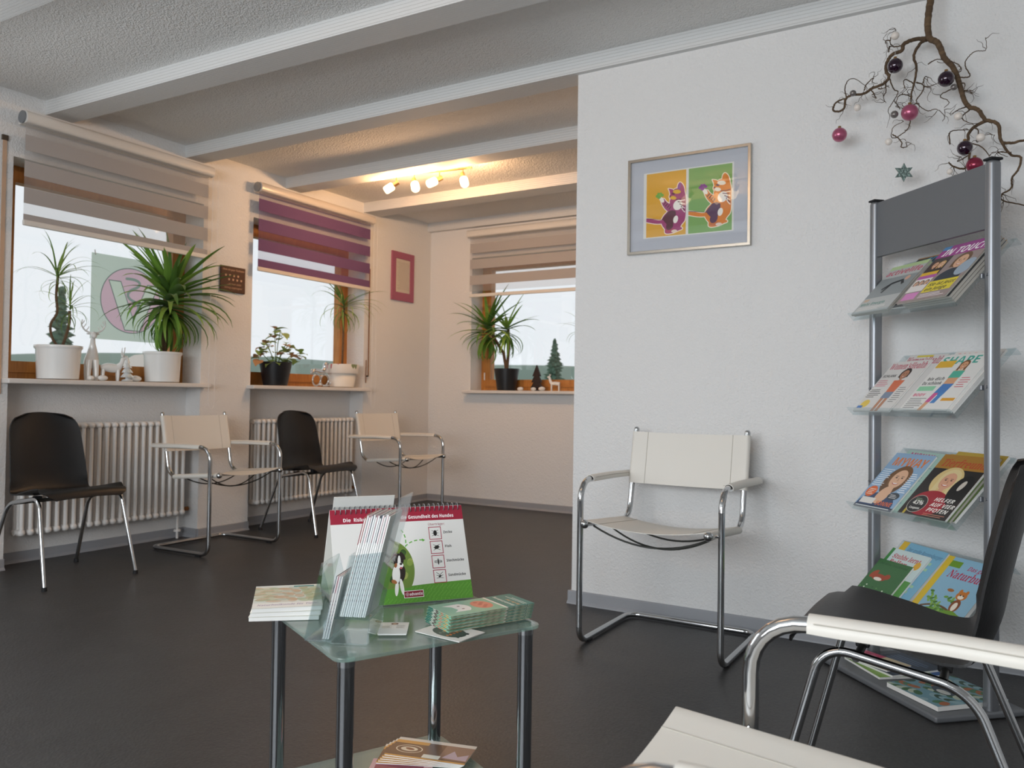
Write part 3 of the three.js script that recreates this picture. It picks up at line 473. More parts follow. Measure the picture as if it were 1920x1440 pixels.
// ---------------------------------------------------------------- wall decoration
{ const t = thing('wall_plaque', 'small brown plaque with pale paw prints and lettering between the windows', 'sign', [WX + 0.001, 1.74, -3.962], H90);
  const tex = canvasTex(512, 440, (g, w, h) => { g.fillStyle = '#4f3424'; g.fillRect(0, 0, w, h); g.fillStyle = '#c7a183'; g.textAlign = 'center'; g.font = 'italic bold 46px serif'; g.fillText('Ohne ein paar Tierhaare', 256, 66, 470); for (let i = 0; i < 8; i++) { const x = (i < 4 ? 95 : 165) + (i % 4) * 88, y = i < 4 ? 150 : 222; g.beginPath(); g.ellipse(x, y + 8, 17, 14, 0, 0, 7); g.fill(); for (let k = -1; k <= 1; k++) { g.beginPath(); g.arc(x + k * 14, y - 13 + Math.abs(k) * 5, 7, 0, 7); g.fill(); } } g.font = 'italic 44px serif'; g.fillText('...ist man nicht', 270, 318, 420); g.fillText('richtig angezogen!', 256, 384, 450); });
  const b = rbox(0.222, 0.188, 0.014, 0.004); b.translate(0, 0.094, 0.007); part('board', b, std({ color: 0x4f3424, roughness: 0.7 }), t); const f = new THREE.BoxGeometry(0.212, 0.178, 0.002); f.translate(0, 0.094, 0.0145); part('print', f, std({ map: tex, roughness: 0.7 }), t); }
{ const t = thing('framed_print', 'mauve framed print with fine writing on the wall beside the purple blind', 'picture', [WX + 0.001, 1.897, -5.915], H90);
  const tex = canvasTex(256, 384, (g, w, h) => { g.fillStyle = '#cfc4b6'; g.fillRect(0, 0, w, h); g.strokeStyle = '#8d8072'; g.lineWidth = 2; let s = 3; const R = () => ((s = (s * 16807) % 2147483647) / 2147483647); for (let y = 40; y < 350; y += 12) { let x = 36 + R() * 30; while (x < 215) { const l = 8 + R() * 26; g.beginPath(); g.moveTo(x, y + R() * 2); g.quadraticCurveTo(x + l / 2, y - 4 + R() * 8, x + l, y); g.stroke(); x += l + 6; } } });
  const fr = extrude(rectShape(-0.16, 0.16, 0, 0.45, [[-0.108, 0.108, 0.075, 0.39]]), 0.016, 0.001); part('frame', fr, std({ color: 0xa25a72, roughness: 0.6 }), t); const p = new THREE.BoxGeometry(0.22, 0.32, 0.004); p.translate(0, 0.2325, 0.006); part('print', p, std({ map: tex, roughness: 0.8 }), t); }
{ // picture of two kittens
  const t = thing('framed_picture', 'silver framed pop-coloured picture of two kittens on yellow and green', 'picture', [-1.213, 1.692, RZ + 0.001]);
  const kit = (g, x0, c) => { const E = (x, y, a, b, r, f) => { g.fillStyle = f; g.beginPath(); g.ellipse(x0 + x, y, a, b, r, 0, 7); g.fill(); }, Q = (f, p) => { g.fillStyle = f; g.beginPath(); p.forEach((q, i) => (i ? g.bezierCurveTo(x0 + q[0], q[1], x0 + q[2], q[3], x0 + q[4], q[5]) : g.moveTo(x0 + q[0], q[1]))); g.closePath(); g.fill(); };
    const outline = [[0, 320], [60, 330, 80, 345, 118, 345], [135, 300, 150, 300, 165, 280], [140, 260, 120, 225, 112, 190], [112, 178, 128, 172, 138, 180], [150, 200, 160, 215, 180, 222], [178, 200, 180, 195, 186, 185], [172, 178, 174, 160, 182, 150], [178, 130, 176, 120, 168, 104], [190, 108, 200, 112, 206, 120], [215, 110, 226, 108, 236, 110], [236, 88, 244, 62, 258, 66], [276, 78, 288, 105, 290, 140], [300, 180, 300, 190, 300, 230], [300, 340, 300, 340, 290, 370], [268, 395, 262, 405, 262, 414], [280, 418, 278, 432, 262, 434], [235, 440, 228, 452, 180, 456], [150, 458, 138, 450, 146, 420], [130, 400, 122, 385, 118, 372], [70, 372, 40, 360, 0, 348]];
    g.save(); g.strokeStyle = '#f5ead8'; g.lineWidth = 12; g.lineJoin = 'round'; Q(c[0], outline); g.stroke(); Q(c[0], outline); g.restore();
    Q(c[1], [[165, 285], [190, 270, 215, 275, 225, 290], [230, 330, 215, 380, 190, 400], [160, 390, 140, 360, 130, 345], [80, 335, 40, 330, 0, 322], [0, 322, 0, 318, 0, 318], [60, 326, 100, 340, 120, 340]]);
    E(240, 240, 34, 40, 0.3, '#f2eee6'); E(225, 350, 18, 30, 0.2, '#f2eee6'); E(232, 135, 30, 16, 0.2, c[3]); E(205, 180, 24, 14, 0.3, c[3]); E(250, 95, 12, 24, 0.2, c[4]); E(205, 148, 13, 7, 0.3, c[1]); E(184, 165, 6, 5, 0, c[1]);
    for (let k = 0; k < 8; k++) { g.strokeStyle = k % 2 ? '#f2eee6' : c[1]; g.lineWidth = 6; g.beginPath(); g.moveTo(x0 + 225 + k * 7, 195 + k * 9); g.quadraticCurveTo(x0 + 262, 200 + k * 10, x0 + 294, 190 + k * 16); g.stroke(); }
    for (let k = 0; k < 4; k++) { g.strokeStyle = c[1]; g.lineWidth = 7; g.beginPath(); g.moveTo(x0 + 132 + k * 14, 226 + k * 14); g.lineTo(x0 + 152 + k * 12, 204 + k * 14); g.stroke(); }
    E(118, 185, 14, 26, -0.6, '#f2eee6'); for (const [x, y, r] of [[98, 160, 15], [82, 152, 11], [92, 136, 10], [110, 136, 10], [122, 150, 11]]) E(x, y, r, r, 0, c[2]); E(190, 434, 40, 16, 0, c[5]); E(215, 440, 22, 12, 0, '#e6cfc0'); E(180, 395, 26, 34, 0.4, c[1]); };
  const tex = canvasTex(1024, 780, (g, w, h) => { g.fillStyle = '#b9bdc6'; g.fillRect(0, 0, w, h); g.fillStyle = '#dcdcd8'; g.fillRect(122, 108, 780, 560); g.fillStyle = '#dba42a'; g.fillRect(148, 118, 352, 542); g.fillStyle = '#7aa85c'; g.fillRect(522, 118, 366, 542);
    g.save(); g.beginPath(); g.rect(148, 118, 352, 542); g.clip(); g.translate(148, 150); g.scale(1.17, 1.08); kit(g, 0, ['#a03a72', '#5a2436', '#6fae46', '#e0b62e', '#8c4c9a', '#b03a5c']); g.restore();
    g.save(); g.beginPath(); g.rect(522, 118, 366, 542); g.clip(); g.translate(522, 120); g.scale(1.2, 1.1); kit(g, 0, ['#dd8432', '#5b3a5a', '#8a3f96', '#f2ecdd', '#e08a3a', '#c8703a']); g.restore(); });
  const W = 0.578, Hh = 0.449, o = extrude(rectShape(-W / 2, W / 2, 0, Hh, [[-W / 2 + 0.011, W / 2 - 0.011, 0.011, Hh - 0.011]]), 0.02, 0.0015); part('frame', o, std({ color: 0xb9b4aa, metalness: 0.85, roughness: 0.25 }), t);
  const p = new THREE.BoxGeometry(W - 0.018, Hh - 0.018, 0.004); p.translate(0, Hh / 2, 0.008); part('print', p, std({ map: tex, roughness: 0.7 }), t); const gl = bx(-W / 2 + 0.009, W / 2 - 0.009, 0.009, Hh - 0.009, 0.0125, 0.0145); part('glazing', gl, M.glass, t); }
// ---------------------------------------------------------------- ceiling lamps with four glass spots
M.gold = std({ color: 0xb08a58, metalness: 0.9, roughness: 0.3 });
M.shade = std({ color: 0xfff1dc, emissive: new THREE.Color().setRGB(1.0, 0.72, 0.42), emissiveIntensity: 3.2, roughness: 0.4 });
function spotBar(label, pos, turn, cd) {
  const t = thing('spot_lamp', label, 'lamp', pos, turn); // origin on the ceiling
  const can = rbox(0.13, 0.03, 0.05, 0.006); can.translate(0, -0.015, 0); part('canopy', can, M.gold, t);
  part('bar', sweep(fillet([V(-0.345, -0.055, 0.02), V(-0.1, -0.05, 0.02), V(0.1, -0.05, -0.02), V(0.345, -0.055, -0.02)], 0.06), 0.0065, 8), M.gold, t);
  [[-0.295, 0.02, [-0.8, -0.52, 0.3]], [-0.13, 0.02, [0.45, -0.8, 0.4]], [0.07, -0.015, [-0.55, -0.5, 0.67]], [0.27, -0.02, [0.42, -0.8, 0.35]]].forEach(([x, z, d]) => {
    const dir = V(...d).normalize(), j = V(x, -0.105, z), a = j.clone().addScaledVector(dir, -0.022), b = j.clone().addScaledVector(dir, 0.024), c = b.clone().addScaledVector(dir, 0.078);
    part('arm', sweep([V(x, -0.052, z), j], 0.004, 8), M.gold, t); part('socket', sweep([a, b], 0.0175, 14), M.gold, t);
    const q = []; for (let k = 0; k <= 10; k++) q.push(b.clone().lerp(c, k / 10)); part('glass_shade', sweep(q, (u) => 0.0305 - 0.011 * Math.max(0, 1 - u * 8) - 0.007 * Math.max(0, u * 8 - 7), 20), M.shade, t, 'glowing white glass shade');
    const l = new THREE.PointLight(new THREE.Color().setRGB(1, 0.57, 0.28), cd, 0, 2); l.position.copy(b.clone().lerp(c, 0.5)); l.castShadow = true; t.add(l);
  });
}
spotBar('lit brass ceiling lamp with four white glass spots between the beams', [-3.55, CH, -4.72], 0.03, 0.72);
spotBar('lit brass ceiling lamp above the waiting area, mirrored in the kitten picture', [-1.72, CH, -1.15], 0.03, 0.16);

// ---------------------------------------------------------------- glass side table
const TT = [-1.157, 0, -1.446], TA = 64.2 * Math.PI / 180, TOP = 0.508;
M.frost = phy({ color: 0xdff0ea, transmission: 0.86, roughness: 0.16, thickness: 0, ior: 1.5 });
{ const t = thing('glass_table', 'low square glass side table on four chrome legs with leaflets', 'table', TT, TA);
  const plate = (y, h) => { const s = new THREE.Shape(), r = 0.03; s.moveTo(-h + r, -h); s.lineTo(h - r, -h); s.quadraticCurveTo(h, -h, h, -h + r); s.lineTo(h, h - r); s.quadraticCurveTo(h, h, h - r, h); s.lineTo(-h + r, h); s.quadraticCurveTo(-h, h, -h, h - r); s.lineTo(-h, -h + r); s.quadraticCurveTo(-h, -h, -h + r, -h); const g = extrude(s, 0.005, 0.0015); g.rotateX(-Math.PI / 2); g.translate(0, y, 0); return g; };
  part('table_top', plate(TOP - 0.0065, 0.234), M.frost, t); part('lower_shelf', plate(0.105, 0.228), M.frost, t);
  const legM = std({ color: 0x9a9c9f, metalness: 1, roughness: 0.12 });
  for (const a of [-1, 1]) for (const b of [-1, 1]) { const x = a * 0.207, z = b * 0.207;
    part('leg', sweep([V(x, 0.012, z), V(x, TOP - 0.022, z)], 0.0165, 18), legM, t);
    const cap = new THREE.CylinderGeometry(0.0175, 0.0175, 0.012, 18); cap.translate(x, TOP - 0.016, z); part('leg_cap', cap, M.chrome, t);
    const disc = new THREE.CylinderGeometry(0.02, 0.021, 0.0008, 20); disc.translate(x, TOP + 0.0003, z); part('glass_fixing', disc, M.acrylic, t);
    const f = new THREE.CylinderGeometry(0.018, 0.02, 0.014, 16); f.translate(x, 0.007, z); part('rubber_foot', f, M.rubber, t); } }
// ---------------------------------------------------------------- printed matter: covers drawn on canvases
function paperThing(name, label, cat, w, h, th, tex, group, edge) { // lies in its own xy plane, origin at the middle of its lower edge, cover towards +z
  const t = thing(name, label, cat, [0, 0, 0], 0, group), body = new THREE.BoxGeometry(w - 0.002, h - 0.002, th - 0.0012); body.translate(0, h / 2, (th - 0.0012) / 2); part('pages', body, edge || M.paper, t);
  const c = new THREE.BoxGeometry(w, h, 0.0007); c.translate(0, h / 2, th - 0.0004); part('cover', c, std({ map: tex, roughness: 0.38 }), t); return t;
}
const face = (g, x, y, r, hair, skin, long) => { g.fillStyle = hair; g.beginPath(); g.ellipse(x, y - r * 0.1, r * 1.15, r * 1.3, 0, 0, 7); g.fill(); if (long) { g.fillRect(x - r * 1.12, y, r * 0.55, r * long); g.fillRect(x + r * 0.57, y, r * 0.55, r * long); } g.fillStyle = skin; g.fillRect(x - r * 0.3, y + r * 0.7, r * 0.6, r * 0.8); g.beginPath(); g.ellipse(x, y + r * 0.12, r * 0.82, r * 1.05, 0, 0, 7); g.fill();
  g.fillStyle = '#3b2a22'; for (const s of [-1, 1]) { g.beginPath(); g.ellipse(x + s * r * 0.33, y - r * 0.02, r * 0.12, r * 0.07, 0, 0, 7); g.fill(); g.fillRect(x + s * r * 0.33 - r * 0.17, y - r * 0.22, r * 0.34, r * 0.05); } g.strokeStyle = '#a8765c'; g.lineWidth = r * 0.06; g.beginPath(); g.moveTo(x, y); g.lineTo(x + r * 0.08, y + r * 0.3); g.lineTo(x - r * 0.04, y + r * 0.32); g.stroke(); g.fillStyle = '#fff'; g.beginPath(); g.ellipse(x, y + r * 0.58, r * 0.32, r * 0.13, 0, 0, Math.PI); g.fill(); g.strokeStyle = '#b5484a'; g.lineWidth = r * 0.07; g.beginPath(); g.ellipse(x, y + r * 0.56, r * 0.34, r * 0.15, 0, 0, Math.PI); g.stroke(); };
const lines = (g, x, y, n, w, c, sp = 14, lw = 5) => { g.fillStyle = c; for (let i = 0; i < n; i++) g.fillRect(x, y + i * sp, w * (0.65 + 0.35 * Math.abs(Math.sin(i * 2.3 + x))), lw); };
const txt = (g, s, x, y, font, c, mw, rot) => { g.save(); g.translate(x, y); if (rot) g.rotate(rot); g.font = font; g.fillStyle = c; g.fillText(s, 0, 0, mw); g.restore(); };
// desk chart
{ const w = 0.335, h = 0.235, lean = 25 * Math.PI / 180, RB = V(-1.096, TOP + 0.0016, -1.659), dr = V(0.588, 0, -0.809), turn = Math.atan2(0.809, 0.588);
  const tex = canvasTex(1024, 720, (g, W, H) => { g.fillStyle = '#ecebe8'; g.fillRect(0, 0, W, H); g.fillStyle = '#a3243c'; g.fillRect(0, 0, W, 112); txt(g, 'Die Gefahren durch Parasiten bedrohen die Gesundheit des Hundes'.slice(0, 0) + 'Die', 90, 96, 'bold 38px sans-serif', '#fff'); txt(g, 'Risiken für Mensch und', 170, 96, 'bold 38px sans-serif', '#fff', 330); txt(g, 'n die Gesundheit des Hundes', 500, 92, 'bold 38px sans-serif', '#fff', 450);
    g.fillStyle = '#5c9a34'; g.beginPath(); g.moveTo(0, 640); g.quadraticCurveTo(500, 590, W, 585); g.lineTo(W, H); g.lineTo(0, H); g.fill(); for (let i = 0; i < 900; i++) { g.strokeStyle = ['#4c8a28', '#6eae40', '#82bd52'][i % 3]; g.lineWidth = 2; const x = (i * 137.5) % W, y = 612 + ((i * 61.3) % 108); g.beginPath(); g.moveTo(x, y); g.lineTo(x + 3, y - 12); g.stroke(); }
    g.save(); g.beginPath(); g.ellipse(430, 470, 165, 215, 0, 0, 7); g.clip(); g.fillStyle = '#6f8a3c'; g.fillRect(0, 200, W, 520); for (let i = 0; i < 60; i++) { g.fillStyle = ['#3f5f2a', '#8aa04a', '#2f4a24', '#a8b060'][i % 4]; g.beginPath(); g.arc(240 + (i * 47) % 330, 250 + (i * 71) % 330, 22, 0, 7); g.fill(); } g.fillStyle = '#5c9a34'; g.fillRect(0, 610, W, 120); g.restore();
    const E = (x, y, a, b, r, c) => { g.fillStyle = c; g.beginPath(); g.ellipse(x + 48, y, a, b, r, 0, 7); g.fill(); }; // running dog
    E(425, 500, 50, 78, 0.2, '#2b201c'); E(405, 510, 30, 70, 0.1, '#f0eeea'); E(400, 610, 14, 55, 0.15, '#f4f2ee'); E(440, 600, 14, 60, -0.1, '#f4f2ee'); E(385, 560, 22, 14, 0.5, '#a86a3c'); E(430, 400, 42, 48, 0, '#251b18'); E(398, 372, 14, 34, 0.5, '#2b201c'); E(466, 372, 14, 34, -0.5, '#2b201c'); E(436, 412, 12, 44, 0.1, '#f4f2ee'); E(438, 442, 28, 22, 0, '#f4f2ee'); E(448, 432, 10, 8, 0, '#17120f'); E(408, 440, 10, 18, 0.3, '#9a5a34'); E(446, 462, 10, 8, 0, '#c4606a'); E(420, 398, 5, 5, 0, '#000'); E(454, 396, 5, 5, 0, '#000');
    g.strokeStyle = '#5fae3c'; g.lineWidth = 8; g.setLineDash([26, 16]); g.beginPath(); g.moveTo(520, 175); g.quadraticCurveTo(560, 220, 545, 300); g.quadraticCurveTo(600, 250, 690, 262); g.stroke(); g.setLineDash([]); g.fillStyle = '#5fae3c'; g.beginPath(); g.moveTo(700, 262); g.lineTo(676, 250); g.lineTo(680, 274); g.fill();
    txt(g, 'Überträger:', 735, 152, '26px sans-serif', '#8a2a3a'); ['Zecke', 'Floh', 'Stechmücke', 'Sandmücke'].forEach((n, i) => { const y = 166 + i * 110; g.strokeStyle = '#a3243c'; g.lineWidth = 5; g.strokeRect(738, y, 94, 94); txt(g, n, 850, y + 52, 'bold 26px sans-serif', '#222', 140); g.strokeStyle = '#222'; g.lineWidth = 3; const cx = 785, cy = y + 47; for (let k = 0; k < 6; k++) { const s = k < 3 ? -1 : 1; g.beginPath(); g.moveTo(cx, cy + (k % 3 - 1) * 10); g.lineTo(cx + s * (i === 2 ? 30 : 26), cy + (k % 3 - 1) * (i === 2 ? 5 : 22) - (i === 3 ? 8 : 0)); g.stroke(); } g.fillStyle = '#22201f'; g.beginPath(); g.ellipse(cx, cy, [14, 20, 5, 12][i], [22, 13, 24, 7][i], i === 1 ? -0.3 : i === 3 ? -0.4 : 0, 0, 7); g.fill(); });
    g.fillStyle = '#fff'; g.fillRect(496, 632, 150, 52); g.fillStyle = '#8d1a30'; g.fillRect(500, 636, 142, 44); g.strokeStyle = '#fff'; g.lineWidth = 2; g.beginPath(); g.arc(522, 658, 12, 0, 7); g.moveTo(510, 658); g.lineTo(534, 658); g.moveTo(522, 646); g.lineTo(522, 670); g.stroke(); txt(g, 'advantix', 538, 669, 'bold 30px sans-serif', '#fff', 100); });
  const t = thing('desk_chart', 'standing spiral-bound chart with a running dog and red heading on the glass table', 'chart', [RB.x - dr.x * w / 2, RB.y, RB.z - dr.z * w / 2], turn);
  const sheet = (a, z, m) => { const g = new THREE.BoxGeometry(w, h, 0.003); g.translate(0, h / 2, 0); g.rotateX(a); g.translate(0, 0.0015, z); return g; };
  part('front_sheet', sheet(-lean, 0), std({ map: tex, roughness: 0.4 }), t); part('back_sheet', sheet(lean, -2 * h * Math.sin(lean)), M.paper, t);
  const foot = new THREE.BoxGeometry(w, 0.0025, 2 * h * Math.sin(lean) - 0.004); foot.translate(0, 0.0015, -h * Math.sin(lean)); part('foot_board', foot, M.paper, t);
  const ws = new THREE.BoxGeometry(0.15, 0.27, 0.002); ws.translate(-w / 2 + 0.085, 0.135, 0); ws.rotateX(lean); ws.translate(0, 0.0015, -2 * h * Math.sin(lean) - 0.014); part('loose_sheet', ws, M.paper, t, 'white sheet sticking up behind the chart');
  const ty = h * Math.cos(lean), tz = -h * Math.sin(lean), ringG = new THREE.TorusGeometry(0.0095, 0.0012, 6, 16); ringG.rotateY(Math.PI / 2);
  for (let k = 0; k < 26; k++) { const m = part('spiral_ring', ringG, M.alu, t); m.position.set(-w / 2 + 0.012 + k * (w - 0.024) / 25, ty - 0.001, tz); } }
// acrylic leaflet stand, seen from its side: two tiers, facing left
{ const t = thing('leaflet_stand', 'clear acrylic two-tier leaflet stand in front of the desk chart', 'leaflet stand', [-1.063, TOP + 0.001, -1.225], Math.atan2(-0.91, 0.41)); // +z is its front, +x its near side after turning
  const W = 0.105, S = -1, strip = (a, b) => { const d = V(0, b[1] - a[1], b[0] - a[0]), L = d.length(), g = new THREE.BoxGeometry(W, 0.0025, L); const m = new THREE.Matrix4().makeBasis(V(1, 0, 0), V(0, d.z, -d.y).divideScalar(L).negate().negate(), d.clone().divideScalar(L)); m.setPosition(S * -W / 2 * -1, (a[1] + b[1]) / 2, (a[0] + b[0]) / 2); g.applyMatrix4(m); return g; };
  const side = (pts, x) => { const g = extrude(poly(pts.map(([f, y]) => [f, y])), 0.0025); g.rotateY(-Math.PI / 2); g.translate(x, 0, 0); return g; };
  // panels as [depth towards the front, height]
  part('front_panel', strip([0.124, 0.004], [0.091, 0.158]), M.acrylic, t); part('front_floor', strip([0.07, 0.004], [0.124, 0.004]), M.acrylic, t); part('middle_panel', strip([0.068, 0.006], [0.03, 0.178]), M.acrylic, t);
  part('rear_floor', strip([-0.008, 0.05], [0.063, 0.05]), M.acrylic, t); part('back_panel', strip([-0.006, 0.052], [-0.066, 0.292]), M.acrylic, t); part('foot', strip([-0.004, 0.004], [-0.008, 0.05]), M.acrylic, t); part('foot_plate', strip([-0.004, 0.0015], [0.07, 0.0015]), M.acrylic, t);
  for (const x of [0.0, -W]) { part('side_panel', side([[0.124, 0.004], [0.091, 0.158], [0.075, 0.1], [0.07, 0.004]], x), M.acrylic, t); part('side_panel', side([[0.063, 0.05], [0.035, 0.175], [-0.035, 0.185], [-0.006, 0.05]], x), M.acrylic, t); }
}
const standQ = new THREE.Quaternion().setFromAxisAngle(V(0, 1, 0), Math.atan2(-0.91, 0.41)), standO = V(-1.063, TOP, -1.225);
function inStand(o, f, y, lean, dx) { o.position.copy(V(-0.0525 + dx, y, f).applyQuaternion(standQ).add(standO)); o.quaternion.copy(standQ).multiply(new THREE.Quaternion().setFromAxisAngle(V(1, 0, 0), -lean)); }
const leafTex = (top, bodyC, acc) => canvasTex(128, 256, (g, w, h) => { g.fillStyle = bodyC; g.fillRect(0, 0, w, h); g.fillStyle = top; g.fillRect(0, 0, w, 70); lines(g, 14, 100, 9, 95, acc); });
{ const tx = [leafTex('#a8283c', '#e6e4e0', '#999'), leafTex('#b03a3c', '#f0eeea', '#b55'), leafTex('#d7dfe6', '#e9ecef', '#778'), leafTex('#e3b9c4', '#efeff0', '#a67'), leafTex('#44536e', '#e8eaec', '#557')];
  const nth = ['foremost', 'second', 'third', 'fourth', 'fifth', 'sixth', 'seventh', 'eighth', 'ninth', 'tenth', 'eleventh', 'hindmost'];
  for (let i = 0; i < 12; i++) { const o = paperThing('leaflet', 'folded leaflet, ' + nth[i] + (i && i < 11 ? ' from the front' : '') + ' in the upper tier of the acrylic stand', 'leaflet', 0.098, 0.203 + [0, 0.006, 0.002, 0.005, 0.008, 0.003, 0.006, 0.001, 0.007, 0.004, 0.009, 0.006][i], 0.0041, tx[[0, 1, 2, 3, 4, 2, 3, 2, 4, 3, 2, 3][i]], 'leaflets in the upper tier of the acrylic stand'); inStand(o, 0.0505 - i * 0.0044, 0.0535, 0.235, [0, 0.001, -0.0008, 0.0006][i % 4]); }
  const fm = ['front', 'middle', 'rear']; for (let i = 0; i < 3; i++) { const o = paperThing('leaflet', 'thin leaflet in the lower tier of the acrylic stand, ' + fm[i] + ' one', 'leaflet', 0.097, 0.13, 0.003, tx[4 - i], 'leaflets in the lower tier of the acrylic stand'); inStand(o, 0.086 - i * 0.005, 0.0075, 0.215, 0); } }
// flat piles: placed lying down; heading = direction of the cover's up-edge
function lay(o, x, y, z, heading, dz = 0) { o.rotation.order = 'YXZ'; o.position.set(x, y, z); o.rotation.set(-Math.PI / 2, heading, 0); }
{ const green = canvasTex(256, 512, (g, w, h) => { g.fillStyle = '#86b79c'; g.fillRect(0, 0, w, 340); g.fillStyle = '#2f7d72'; g.fillRect(0, 340, w, 172); g.fillStyle = '#eceae4'; g.beginPath(); g.moveTo(60, 60); g.lineTo(95, 95); g.lineTo(160, 90); g.lineTo(200, 50); g.lineTo(205, 150); g.quadraticCurveTo(130, 210, 60, 150); g.fill(); g.fillStyle = '#6b3b3a'; for (const x of [105, 160]) { g.beginPath(); g.arc(x, 130, 8, 0, 7); g.fill(); } g.fillStyle = '#d9826a'; g.beginPath(); g.ellipse(130, 255, 80, 55, 0, 0, 7); g.fill(); g.fillStyle = '#c2604e'; for (let k = 0; k < 7; k++) { g.beginPath(); g.arc(80 + k * 17, 245 + (k % 3) * 14, 12, 0, 7); g.fill(); } g.fillStyle = '#efe9e0'; g.fillRect(0, 330, w, 14); txt(g, 'Gesunde Ernährung', 20, 400, 'bold 26px sans-serif', '#f2efe8', 216); txt(g, 'für Ihr Tier', 20, 436, 'bold 26px sans-serif', '#e8a060', 216); lines(g, 20, 456, 2, 200, '#dfe8e2'); });
  const stripes = canvasTex(256, 64, (g, w, h) => { const c = ['#8fc0a4', '#e0a45c', '#7fae90', '#d98a6c', '#8fbf9f', '#5e2c3a', '#e8e4dc', '#17786c', '#17786c']; c.forEach((k, i) => { g.fillStyle = k; g.fillRect(i * w / 9, 0, w / 9 + 1, h); }); g.strokeStyle = 'rgba(40,60,50,0.5)'; for (let y = 3; y < h; y += 5) { g.beginPath(); g.moveTo(0, y); g.lineTo(w, y); g.stroke(); } });
  const hd = Math.atan2(-0.096, 0.208); // up-edge direction (0.42,-0.91)
  const lbl = ['lowest', 'second lowest', 'third lowest', 'fourth lowest', 'fifth lowest', 'fifth from the top', 'fourth from the top', 'third from the top', 'second from the top', 'topmost']; for (let i = 0; i < 10; i++) { const o = paperThing('flyer', 'green flyer with a white cat, ' + lbl[i] + ' of the fanned pile', 'flyer', 0.1, 0.215, 0.0032, green, 'green flyers on the glass table', std({ map: stripes, roughness: 0.7 })); lay(o, -0.928 + i * 0.0006, TOP + 0.0040 + i * 0.0034, -1.594 - i * 0.0004, Math.PI + Math.atan2(-0.42, 0.91) + [0.015, -0.02, 0.01, -0.005, 0.02, -0.012, 0.008, -0.018, 0.012, 0][i]); } }
{ const card = canvasTex(256, 256, (g, w, h) => { g.fillStyle = '#eeece8'; g.fillRect(0, 0, w, h); g.fillStyle = '#6a2f26'; g.beginPath(); g.ellipse(128, 34, 34, 22, 0, 0, 7); g.fill(); g.fillStyle = '#e6c0a0'; g.beginPath(); g.ellipse(128, 36, 18, 12, 0, 0, 7); g.fill(); lines(g, 20, 80, 4, 90, '#555', 14, 4); lines(g, 150, 70, 5, 80, '#555', 14, 4); });
  const o = paperThing('business_card', 'white business card with a small round emblem on the glass table', 'card', 0.06, 0.085, 0.003, card); lay(o, -1.058, TOP + 0.0035, -1.302, 0.6);
  const pc = canvasTex(256, 180, (g, w, h) => { g.fillStyle = '#e6e4df'; g.fillRect(0, 0, w, h); g.fillStyle = '#4a5650'; g.beginPath(); g.ellipse(130, 95, 95, 60, 0.2, 0, 7); g.fill(); for (let i = 0; i < 30; i++) { g.fillStyle = ['#2c3834', '#7d8a80', '#c97a46'][i % 3]; g.fillRect(50 + (i * 53) % 160, 50 + (i * 37) % 90, 14, 8); } });
  const p = paperThing('postcard', 'postcard with a dark animal picture sticking out under the green flyers', 'card', 0.12, 0.085, 0.0022, pc); lay(p, -0.978, TOP + 0.0014, -1.347, Math.atan2(-0.42, 0.91) + 0.35);
}
{ const bro = canvasTex(256, 360, (g, w, h) => { g.fillStyle = '#dfe4dc'; g.fillRect(0, 0, w, h); const c = ['#b98a5c', '#9db07a', '#d9cbb4', '#a8b8a8', '#8a9a62', '#c9a27c']; for (let i = 0; i < 70; i++) { g.globalAlpha = 0.5; g.fillStyle = c[i % 6]; g.beginPath(); g.ellipse((i * 83) % w, 40 + (i * 59) % 220, 30, 18, i, 0, 7); g.fill(); } g.globalAlpha = 1; g.fillStyle = '#3f8a84'; g.fillRect(150, 14, 80, 24); g.fillStyle = '#f1efe9'; g.fillRect(0, 285, w, 75); txt(g, 'Naturheilkunde für Tiere', 16, 325, 'italic 28px serif', '#7a5a8a', 220); });
  const q = ['bottom', 'middle', 'top']; for (let i = 0; i < 3; i++) { const o = paperThing('brochure', 'pale flowery brochure, ' + q[i] + ' of the pile on the table corner', 'brochure', 0.15, 0.21, 0.0095, bro, 'brochures on the table corner'); lay(o, -1.326 + i * 0.002, TOP + 0.0014 + i * 0.0097, -1.262 - i * 0.003, 0.75 + (i - 1) * 0.05); } }
